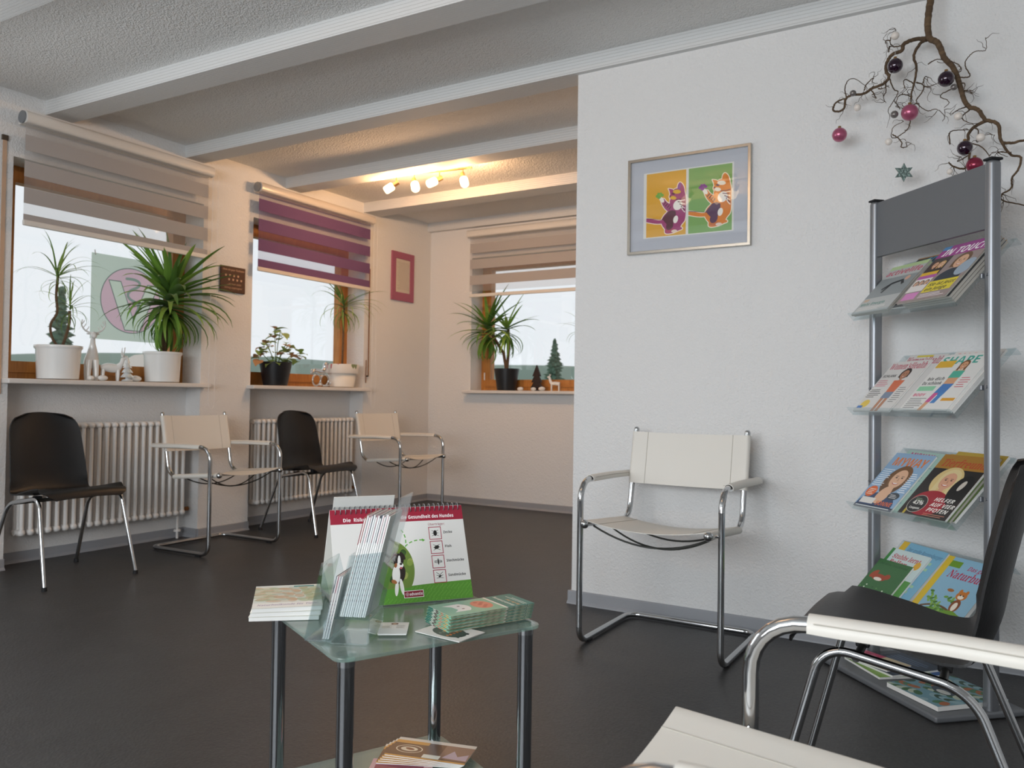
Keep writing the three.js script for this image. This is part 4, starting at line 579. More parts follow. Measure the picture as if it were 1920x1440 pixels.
{ const br = canvasTex(512, 300, (g, w, h) => { g.fillStyle = '#6a4c38'; g.fillRect(0, 0, w, h); g.fillStyle = '#d9cfc4'; g.fillRect(0, 0, w, 46); g.fillStyle = '#d29a4e'; g.fillRect(0, 40, 220, 46); g.fillStyle = '#8a6a5a'; g.fillRect(330, 46, 182, 210); g.fillStyle = '#b7a2b0'; g.beginPath(); g.moveTo(350, 240); g.lineTo(400, 120); g.lineTo(440, 200); g.lineTo(500, 150); g.lineTo(505, 250); g.fill(); g.strokeStyle = '#e6d9c4'; g.lineWidth = 7; g.beginPath(); g.ellipse(120, 170, 82, 58, 0, 0, 7); g.stroke(); g.fillStyle = '#e0d2bc'; g.beginPath(); g.ellipse(120, 170, 55, 34, 0, 0, 7); g.fill(); g.fillStyle = '#8a5a3c'; g.beginPath(); g.ellipse(124, 168, 32, 16, 0.3, 0, 7); g.fill(); g.fillStyle = '#e9e2d4'; g.fillRect(230, 220, 110, 55); g.fillStyle = '#d29a4e'; g.fillRect(0, 280, w, 20); });
  const q = ['bottom', 'second', 'third', 'fourth', 'top']; for (let i = 0; i < 5; i++) { const o = paperThing('flyer', 'brown flyer with a round badge on the lower table shelf, ' + q[i] + ' of its fan', 'flyer', 0.205, 0.105, 0.003, br, 'brown flyers on the lower shelf'); lay(o, -1.183 + i * 0.003, 0.1168 + i * 0.0032, -1.56 - i * 0.002, 0.44 - 0.04 * i); }
  const pk = canvasTex(128, 96, (g, w, h) => { g.fillStyle = '#c9a0a6'; g.fillRect(0, 0, w, h); g.fillStyle = '#8a3a50'; g.fillRect(10, 30, 100, 20); }); const o = paperThing('flyer', 'pinkish flyer lying at the front of the lower table shelf', 'flyer', 0.15, 0.1, 0.003, pk); lay(o, -1.185, 0.1135, -1.485, 0.5); }
// ---------------------------------------------------------------- magazine rack, set at an angle to the wall
const RO = V(-0.205, 0, -3.25), RA = -46.78 * Math.PI / 180, rackQ = new THREE.Quaternion().setFromAxisAngle(V(0, 1, 0), RA), SL = 44.4 * Math.PI / 180, LIPS = [1.325, 0.96, 0.597, 0.235];
{ const t = thing('magazine_rack', 'grey metal magazine rack with clear sloping trays beside the black chair', 'magazine rack', RO.toArray(), RA);
  for (const s of [-1, 1]) { const p = rbox(0.036, 1.79, 0.044, 0.014, 4); p.translate(s * 0.29, 0.905, 0); part('post', p, M.alu, t); const c = rbox(0.038, 0.008, 0.046, 0.003); c.translate(s * 0.29, 1.802, 0); part('post_cap', c, M.rubber, t); }
  const h = rbox(0.55, 0.215, 0.016, 0.003); h.translate(0, 1.685, 0); part('header_panel', h, M.aluPanel, t);
  const b = rbox(0.63, 0.022, 0.34, 0.008, 3); b.translate(0, 0.012, 0.055); part('base_plate', b, M.aluPanel, t);
  for (const y0 of LIPS) { const g = new THREE.Group(); g.name = 'tray'; t.add(g); g.position.set(0, y0, 0.115); g.rotation.x = -SL; // tray frame: y up the slope, z out of it
    part('tray_sheet', bx(-0.268, 0.268, -0.002, 0.325, -0.004, 0), M.acrylic, g); part('tray_lip', bx(-0.268, 0.268, -0.002, 0.002, 0, 0.036), M.acrylic, g); part('tray_return', bx(-0.268, 0.268, 0.322, 0.326, -0.03, -0.004), M.acrylic, g);
    for (const s of [-1, 1]) { const a = rbox(0.012, 0.018, 0.05, 0.003); a.translate(s * 0.266, y0 + 0.098, 0.0); part('bracket', a, M.alu, t); const q = new THREE.CylinderGeometry(0.005, 0.005, 0.006, 10); q.rotateX(Math.PI / 2); q.translate(s * 0.29, y0 + 0.1, 0.0235); part('bolt', q, M.alu, t); } } }
function onTray(k, s, o, up = 0, dz = 0, roll = 0) { // s along the tray, dz: height above the sheet
  const tilt = new THREE.Quaternion().setFromAxisAngle(V(1, 0, 0), -SL), q = rackQ.clone().multiply(tilt);
  const p = V(0, 0.003 + up, dz + 0.0008).applyQuaternion(tilt).add(V(s, LIPS[k], 0.115)).applyQuaternion(rackQ).add(RO);
  o.position.copy(p); o.quaternion.copy(q).multiply(new THREE.Quaternion().setFromAxisAngle(V(0, 0, 1), roll));
}
function cover(fn) { return canvasTex(420, 560, fn); }
const bg = (g, c) => { g.fillStyle = c; g.fillRect(0, 0, 420, 560); };
const C = {
  active: cover((g) => { bg(g, '#b9bcbb'); g.fillStyle = '#b9d39a'; g.fillRect(0, 0, 420, 46); txt(g, 'activelife', 12, 118, 'bold 88px sans-serif', '#c23a5c', 396); g.fillStyle = '#8f9698'; g.fillRect(0, 150, 420, 230); g.strokeStyle = '#22262a'; g.lineWidth = 26; g.lineJoin = 'round'; g.beginPath(); g.moveTo(150, 330); g.lineTo(190, 230); g.lineTo(290, 210); g.lineTo(330, 260); g.moveTo(190, 230); g.lineTo(120, 290); g.stroke(); g.fillStyle = '#d8a890'; g.beginPath(); g.arc(330, 190, 26, 0, 7); g.fill(); txt(g, 'FIT', 24, 420, 'bold 40px sans-serif', '#d9932e'); txt(g, 'Mehr Energie', 24, 470, 'bold 44px sans-serif', '#3f7d70', 300); lines(g, 24, 490, 4, 330, '#e9e7e2'); }),
  dark: cover((g) => { bg(g, '#2c3236'); txt(g, 'COVER', 120, 84, 'bold 96px sans-serif', '#2e86b4', 290); g.fillStyle = '#ab7a3a'; g.fillRect(0, 0, 420, 12); face(g, 230, 250, 70, '#4a3020', '#c89a7c', 1.8); lines(g, 30, 420, 6, 250, '#a9803c', 20, 9); }),
  touch: cover((g) => { bg(g, '#9a8a86'); g.fillStyle = '#a02a8c'; g.fillRect(0, 0, 420, 120); g.fillStyle = '#3f8ac2'; g.fillRect(0, 0, 70, 40); txt(g, 'IN TOUCH', 34, 104, 'italic bold 92px sans-serif', '#fff', 372); g.fillStyle = '#3a2d2c'; g.fillRect(0, 120, 165, 190); face(g, 60, 190, 28, '#5a3a22', '#d9a684', 1.5); face(g, 118, 196, 26, '#c9a060', '#e0b494', 1.5); g.fillStyle = '#e3b72c'; g.fillRect(0, 262, 150, 34); g.fillStyle = '#b95aa8'; g.fillRect(0, 296, 160, 34); face(g, 285, 200, 58, '#6a4a2c', '#dcae8c', 1); g.fillStyle = '#2c3440'; g.beginPath(); g.ellipse(285, 360, 105, 90, 0, 0, 7); g.fill(); g.fillStyle = '#9fb0c0'; g.beginPath(); g.ellipse(370, 280, 60, 80, 0.3, 0, 7); g.fill(); g.fillStyle = '#e6e0dc'; g.fillRect(0, 330, 150, 130); for (let k = 0; k < 3; k++) face(g, 32 + k * 45, 372, 18, '#5a3a26', '#dcae90', 1.3); g.fillStyle = '#e2cf2e'; g.fillRect(160, 380, 240, 110); txt(g, 'Sie ist jetzt', 174, 430, 'italic bold 44px sans-serif', '#231f20', 215); txt(g, 'ein Junge', 174, 476, 'italic bold 44px sans-serif', '#231f20', 180); g.fillStyle = '#d786c4'; g.fillRect(20, 470, 120, 70); lines(g, 170, 505, 3, 220, '#efe4ea'); }),
  health: cover((g) => { bg(g, '#dcdad7'); txt(g, "Women'sHealth", 10, 90, 'bold 96px serif', '#b8284c', 400); face(g, 250, 150, 46, '#2a1c16', '#b98262', 0.8); g.fillStyle = '#d8724c'; g.beginPath(); g.moveTo(190, 220); g.lineTo(310, 220); g.lineTo(295, 350); g.lineTo(205, 350); g.fill(); g.fillStyle = '#7a8aa0'; g.fillRect(200, 350, 98, 70); g.fillStyle = '#b98262'; g.fillRect(208, 420, 34, 140); g.fillRect(256, 420, 34, 140); txt(g, 'SCHLANK', 16, 180, 'bold 40px sans-serif', '#222', 150); lines(g, 16, 215, 4, 130, '#d06a80', 20, 7); lines(g, 16, 320, 5, 140, '#444', 20, 7); g.fillStyle = '#e8c84c'; g.beginPath(); g.arc(80, 480, 44, 0, 7); g.fill(); g.fillStyle = '#3c78c0'; g.fillRect(16, 500, 60, 28); lines(g, 320, 300, 8, 84, '#666', 22, 6); }),
  health2: cover((g) => { bg(g, '#d7d5d3'); g.fillStyle = '#d8c848'; g.fillRect(90, 6, 180, 20); txt(g, "Women'sHealth", 10, 96, 'bold 100px serif', '#b03052', 400); face(g, 215, 130, 40, '#b08a5c', '#d9ac8c', 1); lines(g, 20, 200, 12, 180, '#777', 26, 8); }),
  shape: cover((g) => { bg(g, '#e4e3e0'); txt(g, 'SHAPE', 18, 96, 'bold 108px sans-serif', '#45a898', 390); g.fillStyle = '#e3b43a'; g.fillRect(6, 60, 150, 70); face(g, 250, 110, 34, '#7a5232', '#d8a27c', 1.6); g.fillStyle = '#d8a27c'; g.fillRect(205, 165, 88, 140); g.fillStyle = '#55b49c'; g.fillRect(200, 170, 98, 70); g.save(); g.translate(205, 300); g.transform(1, 0, -0.15, 1, 0, 0); g.fillStyle = '#4c7fc0'; g.fillRect(0, 0, 92, 110); g.fillStyle = '#d05a94'; g.fillRect(0, 90, 40, 90); g.fillStyle = '#4c86c4'; g.fillRect(50, 90, 40, 100); g.fillStyle = '#d8a27c'; g.fillRect(2, 180, 34, 80); g.restore(); txt(g, 'bis dich', 30, 260, 'bold 42px sans-serif', '#222', 150); txt(g, 'Du schlank', 14, 304, 'bold 42px sans-serif', '#222', 170); g.fillStyle = '#8fd0a8'; g.fillRect(14, 320, 150, 46); txt(g, 'BODY', 20, 420, 'bold 40px sans-serif', '#d0406c', 130); lines(g, 20, 440, 6, 150, '#777', 18, 6); lines(g, 320, 240, 5, 84, '#d05a6c', 22, 7); g.fillStyle = '#e0a030'; g.fillRect(300, 440, 110, 28); }),
  shape2: cover((g) => { bg(g, '#e0dedb'); txt(g, 'SHAPE', 18, 96, 'bold 108px sans-serif', '#d83a44', 390); face(g, 290, 100, 60, '#5a2a20', '#d09a7c', 0.6); g.fillStyle = '#e3c23a'; g.beginPath(); g.arc(90, 200, 70, 0, 7); g.fill(); lines(g, 20, 300, 10, 200, '#b54a3c', 24, 8); }),
  myway: cover((g) => { bg(g, '#8fb0d0'); txt(g, 'MYWAY', 44, 128, 'bold 116px sans-serif', '#e07a34', 350); g.fillStyle = '#6a4a30'; g.beginPath(); g.ellipse(225, 270, 115, 150, 0.2, 0, 7); g.fill(); face(g, 240, 245, 88, '#7a5636', '#e0b494', 0.3); g.fillStyle = '#33486c'; g.beginPath(); g.ellipse(200, 520, 190, 120, 0, 0, 7); g.fill(); g.fillStyle = '#e0b494'; g.beginPath(); g.ellipse(215, 420, 60, 90, 0.2, 0, 7); g.fill(); g.fillStyle = '#e06a34'; g.beginPath(); g.arc(70, 400, 54, 0, 7); g.fill(); lines(g, 36, 376, 4, 70, '#f6e4d4', 16, 6); lines(g, 14, 170, 9, 120, '#e6eef4', 20, 7); lines(g, 330, 190, 10, 80, '#f0f4f8', 20, 7); g.fillStyle = '#e4e2dd'; g.fillRect(30, 460, 150, 58); txt(g, 'SONNE', 210, 520, 'bold 56px sans-serif', '#e06a34', 170); g.fillStyle = '#3c444c'; g.beginPath(); g.ellipse(330, 420, 60, 36, 0, 0, 7); g.fill(); lines(g, 292, 405, 3, 76, '#e9e9e9', 14, 5); g.fillStyle = '#22304c'; g.fillRect(0, 530, 420, 30); lines(g, 20, 540, 1, 380, '#fff', 10, 8); }),
  myway2: cover((g) => { bg(g, '#a4c2b8'); txt(g, 'MYWAY', 44, 70, 'bold 70px sans-serif', '#b83a7c', 360); lines(g, 40, 110, 14, 330, '#7f9aa8', 30, 8); }),
  tiere: cover((g) => { bg(g, '#2b2523'); g.fillStyle = '#a87a30'; g.fillRect(0, 0, 420, 130); txt(g, 'Tierfreund', 30, 108, 'italic bold 92px serif', '#b4402c', 370); g.fillStyle = '#d9c084'; g.beginPath(); g.ellipse(190, 240, 118, 130, 0, 0, 7); g.fill(); face(g, 200, 230, 72, '#e0cc98', '#d8a284', 2.2); g.fillStyle = '#a02430'; g.beginPath(); g.ellipse(180, 440, 150, 110, 0, 0, 7); g.fill(); g.fillStyle = '#1c1a1a'; g.beginPath(); g.ellipse(345, 300, 80, 130, 0, 0, 7); g.fill(); g.fillStyle = '#c9c2b8'; g.beginPath(); g.ellipse(338, 262, 20, 46, 0.2, 0, 7); g.fill(); g.fillStyle = '#b8a436'; g.fillRect(40, 430, 20, 130); g.fillStyle = '#2a2a2a'; g.strokeStyle = '#c9c4b8'; g.lineWidth = 4; g.beginPath(); g.arc(105, 460, 76, 0, 7); g.fill(); g.stroke(); txt(g, '43%', 62, 466, 'bold 50px sans-serif', '#f2f0ea', 90); txt(g, 'Coupons', 62, 506, 'bold 26px sans-serif', '#f2f0ea', 90); lines(g, 66, 412, 2, 76, '#8aa080', 12, 5); ['HELFER', 'AUF VIER', 'PFOTEN'].forEach((s, i) => txt(g, s, 212, 416 + i * 46, 'italic bold 46px sans-serif', '#f2f0ea', 196)); lines(g, 212, 526, 2, 180, '#c9846c', 14, 5); }),
  greenMag: cover((g) => { bg(g, '#55683a'); g.fillStyle = '#b89a3c'; g.fillRect(0, 0, 420, 90); lines(g, 30, 130, 12, 330, '#90a070', 30, 10); }),
  bigBlue: cover((g) => { bg(g, '#7fb6d2'); g.fillStyle = '#e2b930'; g.fillRect(0, 0, 60, 560); txt(g, 'Der große Ravensburger', 80, 70, 'italic 42px serif', '#3a5f8a', 325); lines(g, 90, 110, 8, 280, '#a8d0b0', 50, 22); g.fillStyle = '#5f9a4a'; g.fillRect(60, 430, 360, 130); }),
  stubbs: cover((g) => { bg(g, '#cfe0e0'); g.fillStyle = '#3f8a44'; g.fillRect(0, 0, 34, 560); txt(g, 'Stubbs lernt', 60, 90, 'italic bold 62px serif', '#c23040', 300); txt(g, 'Bellen', 60, 150, 'italic bold 62px serif', '#c23040', 200); g.fillStyle = '#e6b040'; g.beginPath(); g.ellipse(360, 110, 30, 40, 0, 0, 7); g.fill(); g.fillStyle = '#5a9a4c'; g.fillRect(34, 260, 386, 300); }),
  fox: cover((g) => { bg(g, '#3f7042'); txt(g, 'Der kleine Waldfreund', 40, 60, 'italic 36px serif', '#22482a', 340); g.fillStyle = '#a84a30'; g.beginPath(); g.ellipse(150, 230, 90, 44, 0, 0, 7); g.fill(); g.beginPath(); g.arc(240, 200, 34, 0, 7); g.fill(); g.beginPath(); g.ellipse(70, 200, 30, 60, 0.5, 0, 7); g.fill(); g.fillStyle = '#efe6da'; g.beginPath(); g.ellipse(150, 252, 50, 22, 0, 0, 7); g.fill(); for (let i = 0; i < 30; i++) { g.fillStyle = ['#6a9a5a', '#dfe8d4', '#2f5a34'][i % 3]; g.beginPath(); g.arc((i * 71) % 420, 340 + (i * 47) % 200, 9, 0, 7); g.fill(); } }),
  natur: cover((g) => { bg(g, '#8fbad2'); g.fillStyle = '#dcbc34'; g.fillRect(0, 0, 52, 560); g.fillStyle = '#6f9a2e'; g.fillRect(52, 30, 90, 50); txt(g, 'Das große', 200, 80, 'italic bold 46px serif', '#b83a5c', 190); txt(g, 'Naturbuch', 90, 160, 'italic bold 84px serif', '#b8304c', 320); g.fillStyle = '#6a9a3c'; g.beginPath(); g.ellipse(260, 480, 200, 90, 0, 0, 7); g.fill(); g.strokeStyle = '#6a4a2c'; g.lineWidth = 14; g.beginPath(); g.moveTo(70, 420); g.quadraticCurveTo(200, 340, 330, 420); g.stroke(); for (let i = 0; i < 26; i++) { g.fillStyle = ['#4a7a2c', '#6a9a3c', '#86b050'][i % 3]; g.beginPath(); g.ellipse(80 + (i * 53) % 200, 290 + (i * 37) % 130, 17, 9, i, 0, 7); g.fill(); } const E = (x, y, a, b, c) => { g.fillStyle = c; g.beginPath(); g.ellipse(x, y, a, b, 0, 0, 7); g.fill(); }; E(300, 270, 40, 34, '#c97a34'); E(276, 240, 12, 18, '#c97a34'); E(324, 240, 12, 18, '#c97a34'); E(300, 280, 22, 16, '#f2e8d8'); E(290, 266, 5, 6, '#222'); E(312, 266, 5, 6, '#222'); E(305, 350, 34, 50, '#8a4a24'); E(305, 356, 18, 34, '#f2e8d8'); E(310, 430, 66, 40, '#6f9a2e'); E(200, 250, 26, 12, '#a86a34'); E(150, 460, 40, 30, '#c43a34'); E(150, 500, 16, 34, '#eee4d6'); E(250, 520, 60, 30, '#e9e4da'); }),
  pink: cover((g) => { bg(g, '#d9c8a4'); g.fillStyle = '#c8486c'; g.fillRect(0, 0, 200, 560); for (let i = 0; i < 20; i++) { g.fillStyle = ['#e088a4', '#b03058', '#e8b4b8'][i % 3]; g.beginPath(); g.arc((i * 67) % 200, (i * 91) % 560, 30, 0, 7); g.fill(); } g.save(); g.translate(240, 520); g.rotate(-Math.PI / 2); txt(g, 'Geschichten', 40, 60, 'bold 60px serif', '#a8403c', 400); g.restore(); }),
  board: cover((g) => { bg(g, '#6f9aa8'); for (let i = 0; i < 60; i++) { g.fillStyle = ['#3f6a44', '#8fb0b8', '#4a7a58', '#b9c4b0', '#2f4f3c', '#a8643c'][i % 6]; g.beginPath(); g.ellipse((i * 97) % 420, (i * 61) % 560, 42, 26, i, 0, 7); g.fill(); } g.fillStyle = '#3c4a58'; g.beginPath(); g.ellipse(210, 300, 90, 60, 0.3, 0, 7); g.fill(); g.fillStyle = '#c9cdc8'; g.beginPath(); g.ellipse(230, 320, 50, 30, 0, 0, 7); g.fill(); }),
  lime: cover((g) => { bg(g, '#7fa83c'); g.fillStyle = '#2f5fa0'; g.fillRect(0, 0, 420, 90); lines(g, 40, 140, 8, 320, '#d8e0a0', 44, 18); }),
  navy: cover((g) => { bg(g, '#26384c'); lines(g, 40, 80, 10, 330, '#587090', 40, 14); }),
};
function mag(label, tex, w, h, th, k, s, dz, up, roll, edge) { const o = paperThing('magazine', label, 'magazine', w, h, th, tex, undefined, edge); onTray(k, s, o, up, dz, roll); return o; }
const grey = std({ color: 0xb9b4ab, roughness: 0.85 });
// top tray
mag('grey fitness magazine with a stretching runner, left on the top tray', C.active, 0.205, 0.272, 0.008, 0, -0.158, 0.016, 0, 0.02, grey); mag('grey magazine underneath the fitness magazine on the top tray', C.active, 0.2, 0.265, 0.008, 0, -0.162, 0.0072, 0.004, -0.02, grey);
mag('dark magazine with blue title half hidden at the back of the top tray', C.dark, 0.205, 0.29, 0.006, 0, -0.084, 0, 0.028, -0.02);
['bottom', 'second', 'third'].forEach((q, i) => mag('worn magazine in the thick right pile of the top tray, ' + q + ' from below', C.dark, 0.225, 0.292, 0.011, 0, 0.138 + i * 0.002, i * 0.0115, 0.012 - i * 0.004, 0.01 * (i - 1), grey));
mag('purple-headed celebrity magazine with yellow caption on the top tray', C.touch, 0.232, 0.296, 0.007, 0, 0.13, 0.035, 0, 0.015, grey);
// second tray
mag('white magazine with red title behind, left on the second tray', C.health2, 0.205, 0.29, 0.008, 1, -0.115, 0.0, 0.018, -0.02); mag('white magazine with a woman in an orange top on the second tray', C.health, 0.205, 0.268, 0.007, 1, -0.152, 0.009, 0, 0.015);
mag('white magazine with red title at the back right of the second tray', C.shape2, 0.222, 0.298, 0.009, 1, 0.135, 0, 0.012, 0.0); mag('magazine pressed between the two red and green titled ones, second tray', C.shape2, 0.222, 0.285, 0.008, 1, 0.138, 0.0095, 0.004, 0.01); mag('white magazine with a woman in blue leggings on the second tray', C.shape, 0.226, 0.275, 0.008, 1, 0.128, 0.018, 0, 0.012);
// third tray
mag('pale green magazine peeping out behind the smiling woman cover, third tray', C.myway2, 0.212, 0.292, 0.008, 2, -0.115, 0, 0.012, -0.03); mag('light blue magazine with a smiling woman and orange title on the third tray', C.myway, 0.21, 0.28, 0.008, 2, -0.142, 0.009, 0, 0.01);
mag('green magazine at the bottom of the right pile on the third tray', C.greenMag, 0.222, 0.297, 0.011, 2, 0.14, 0, 0.02, -0.01); mag('magazine in the middle of the right pile on the third tray', C.greenMag, 0.22, 0.29, 0.009, 2, 0.136, 0.0115, 0.006, 0.012, grey); mag('dark magazine with a blond woman and round coupon badge on the third tray', C.tiere, 0.225, 0.285, 0.009, 2, 0.128, 0.0212, 0, 0.008);
// lowest tray: children's books
function book(label, tex, w, h, th, k, s, dz, up, roll) { const o = paperThing('picture_book', label, 'book', w, h, th, tex); onTray(k, s, o, up, dz, roll); }
book('large light blue picture book with yellow spine, left on the lowest tray', C.bigBlue, 0.235, 0.305, 0.012, 3, -0.125, 0, 0.004, -0.02); book('picture book with red handwritten title in front of the large blue one', C.stubbs, 0.205, 0.265, 0.008, 3, -0.15, 0.013, 0, 0.0); book('small green picture book with a fox in front of the red-titled one', C.fox, 0.18, 0.2, 0.008, 3, -0.165, 0.022, 0, 0.01);
book('blue nature picture book with a cat and yellow spine on the lowest tray', C.natur, 0.235, 0.30, 0.014, 3, 0.13, 0, 0, 0.01);
// books lying on the base plate
function lieOnBase(label, tex, w, h, th, s, a, y, turn) { const o = paperThing('picture_book', label, 'book', w, h, th, tex); const p = V(s, y + 0.0245, a).applyQuaternion(rackQ).add(RO); o.rotation.order = 'YXZ'; o.position.copy(p); o.rotation.set(-Math.PI / 2, RA + turn, 0); }
lieOnBase('thick board book with a blue-green animal scene on the rack base', C.board, 0.23, 0.28, 0.016, 0.165, 0.195, 0, 0.05); lieOnBase('lime green book flat on the rack base under the pink one', C.lime, 0.23, 0.25, 0.009, -0.13, 0.17, 0, -0.08); lieOnBase('dark blue book flat on the rack base between green and pink ones', C.navy, 0.2, 0.24, 0.008, -0.1, 0.15, 0.0095, 0.12); lieOnBase('pink and cream booklet lying topmost on the rack base', C.pink, 0.2, 0.13, 0.006, -0.13, 0.16, 0.018, 0.25);
// ---------------------------------------------------------------- hanging corkscrew branch
M.twig = std({ map: woodGrain([112, 90, 66], [70, 54, 40]), roughness: 0.9, bumpMap: plasterBump, bumpScale: 0.002 });
const BR = {
main: [[[-0.217, 2.591], [-0.217, 2.556], [-0.223, 2.489], [-0.220, 2.413], [-0.188, 2.378], [-0.168, 2.322], [-0.133, 2.270], [-0.113, 2.193], [-0.091, 2.127], [-0.055, 2.101], [-0.033, 2.061], [0.007, 2.038], [0.019, 1.976], [0.054, 1.965], [0.089, 1.968], [0.117, 1.950]], [[-0.220, 2.413], [-0.265, 2.418], [-0.306, 2.403], [-0.314, 2.376], [-0.348, 2.374], [-0.369, 2.346], [-0.369, 2.305], [-0.358, 2.285], [-0.374, 2.265], [-0.422, 2.256], [-0.454, 2.238], [-0.510, 2.230], [-0.526, 2.185], [-0.563, 2.189], [-0.565, 2.207], [-0.549, 2.219], [-0.518, 2.226]], [[-0.226, 2.408], [-0.249, 2.391], [-0.272, 2.349], [-0.264, 2.307], [-0.271, 2.245], [-0.279, 2.200], [-0.284, 2.164]], [[-0.031, 2.058], [-0.079, 2.035], [-0.088, 1.986], [-0.083, 1.935], [-0.097, 1.893], [-0.137, 1.904], [-0.151, 1.917]], [[0.019, 1.970], [0.049, 1.922], [0.079, 1.907], [0.072, 1.859], [0.054, 1.834], [0.049, 1.797], [0.022, 1.778], [0.026, 1.750], [0.090, 1.729], [0.104, 1.725]]],
twig: [[[-0.358, 2.279], [-0.342, 2.235], [-0.329, 2.227], [-0.341, 2.188], [-0.357, 2.156], [-0.362, 2.148]], [[-0.264, 2.252], [-0.238, 2.230], [-0.243, 2.194], [-0.263, 2.174], [-0.227, 2.134], [-0.192, 2.122], [-0.167, 2.100], [-0.174, 2.085]], [[-0.449, 2.249], [-0.444, 2.278], [-0.417, 2.297], [-0.419, 2.273], [-0.398, 2.260]], [[-0.518, 2.229], [-0.521, 2.287], [-0.488, 2.298], [-0.444, 2.266]], [[-0.284, 2.164], [-0.284, 2.091], [-0.304, 2.066], [-0.346, 2.043], [-0.341, 2.077], [-0.307, 2.101]], [[-0.346, 2.061], [-0.314, 2.021], [-0.312, 1.997], [-0.296, 2.001], [-0.299, 2.024], [-0.281, 2.013]], [[-0.168, 2.319], [-0.118, 2.289], [-0.121, 2.256]], [[-0.118, 2.236], [-0.084, 2.243], [-0.099, 2.280], [-0.084, 2.305], [-0.060, 2.328], [-0.032, 2.330], [-0.032, 2.366]], [[-0.223, 2.313], [-0.193, 2.313], [-0.168, 2.316]], [[-0.123, 2.200], [-0.153, 2.200], [-0.182, 2.183], [-0.152, 2.149], [-0.167, 2.123]], [[-0.084, 2.114], [-0.108, 2.085], [-0.084, 2.053], [-0.045, 2.052]], [[-0.147, 1.984], [-0.147, 2.029], [-0.103, 2.039], [-0.083, 2.036]], [[-0.079, 2.032], [-0.055, 2.026], [-0.059, 1.988], [-0.031, 2.011], [-0.002, 2.001]], [[-0.312, 2.399], [-0.351, 2.413], [-0.356, 2.449], [-0.338, 2.465], [-0.339, 2.472]], [[-0.356, 2.423], [-0.372, 2.432], [-0.374, 2.426]], [[-0.361, 2.383], [-0.359, 2.408], [-0.351, 2.413]], [[-0.271, 2.245], [-0.300, 2.262], [-0.305, 2.240], [-0.295, 2.215]], [[-0.279, 2.200], [-0.315, 2.207], [-0.331, 2.175], [-0.320, 2.155]], [[-0.238, 2.227], [-0.213, 2.217], [-0.188, 2.224]], [[-0.238, 2.230], [-0.233, 2.255], [-0.223, 2.259]], [[-0.374, 2.265], [-0.368, 2.228], [-0.379, 2.213], [-0.373, 2.191]], [[-0.091, 2.121], [-0.118, 2.109], [-0.145, 2.098]], [[0.049, 1.922], [0.007, 1.934], [0.040, 1.918]], [[-0.088, 1.986], [-0.045, 1.958], [-0.021, 1.927], [-0.014, 1.934]], [[-0.083, 1.935], [-0.122, 1.924], [-0.112, 1.934]], [[-0.113, 2.193], [-0.084, 2.182], [-0.077, 2.172]], [[-0.113, 2.215], [-0.099, 2.201], [-0.103, 2.180]], [[-0.400, 2.255], [-0.384, 2.243], [-0.358, 2.244]], [[-0.427, 2.251], [-0.408, 2.218], [-0.422, 2.226]], [[-0.284, 2.164], [-0.305, 2.159], [-0.336, 2.164]], [[-0.284, 2.164], [-0.258, 2.156], [-0.253, 2.161]]],
};
{ const t = thing('corkscrew_branch', 'bare brown corkscrew branch hanging from the ceiling over the magazine rack', 'branch', [0, 0, -3.45]);
  const path = (l, amp) => { const w = rr(0, 6), f = rr(2, 5); return new THREE.CatmullRomCurve3(l.map(([x, y], i) => V(x, y, amp * Math.sin(w + i * f * 0.4))), false, 'catmullrom', 0.6).getPoints(l.length * 7).map((p) => p.add(V(rr(-0.0012, 0.0012), rr(-0.0012, 0.0012), rr(-0.0012, 0.0012)))); };
  BR.main.forEach((l, i) => { if (!i) l.unshift([l[0][0], CH - 0.004]); part(i ? 'limb' : 'main_stem', sweep(path(l, i ? 0.012 : 0.008), i ? (u) => [0, 0.0075, 0.006, 0.0058, 0.0042][i] * (1 - 0.68 * u) + 0.0006 : (u) => 0.0135 * (1 - 0.8 * u) + 0.001, 9), M.twig, t); });
  BR.twig.forEach((l) => part('twig', sweep(path(l, 0.02), (u) => 0.0022 * (1 - 0.7 * u) + 0.0004, 6), M.twig, t));
  // fine side shoots, too small to pick apart: one part
  const fine = []; for (let i = 0; i < 120; i++) { const src = BR.main.concat(BR.twig)[i < 40 ? 1 + (i % 4) : 5 + (i % BR.twig.length)], q = src[Math.floor(rr(src.length * 0.4, src.length))] || src[src.length - 1], p = [V(q[0], q[1], 0)]; let a = rr(0, 6.28); for (let k = 0; k < 5; k++) { a += rr(-1.1, 1.1); p.push(p[k].clone().add(V(Math.cos(a) * 0.011, Math.sin(a) * 0.011 - 0.002, rr(-0.008, 0.008)))); } fine.push(sweep(p, (u) => 0.0013 * (1 - 0.7 * u), 5)); }
  const fm = part('side_shoots', mergeGeometries(fine), M.twig, t); fm.userData.kind = 'stuff'; }
function hang(t, y0, y1, r) { part('thread', sweep([V(-r, y0, 0), V(0, y1, 0), V(r, y0, 0)], 0.0005, 4), M.whitePlastic, t); }
function bauble(label, x, y, z, r, mat, up) { const t = thing('bauble', label, 'ornament', [x, y, z], 0, 'glass baubles on the branch'); part('ball', new THREE.SphereGeometry(r, 28, 20), mat, t); const c = new THREE.CylinderGeometry(r * 0.2, r * 0.24, r * 0.26, 12); c.translate(0, r * 1.08, 0); part('cap', c, M.gold, t); hang(t, r * 1.2, r * 1.2 + up, r * 0.1); }
M.plum = phy({ color: 0x2a0d26, roughness: 0.06, clearcoat: 1, metalness: 0.4 }); M.rose = phy({ color: 0xb25a78, roughness: 0.28, metalness: 0.45, clearcoat: 0.4 }); M.wine = phy({ color: 0x8a2c44, roughness: 0.2, metalness: 0.4 });
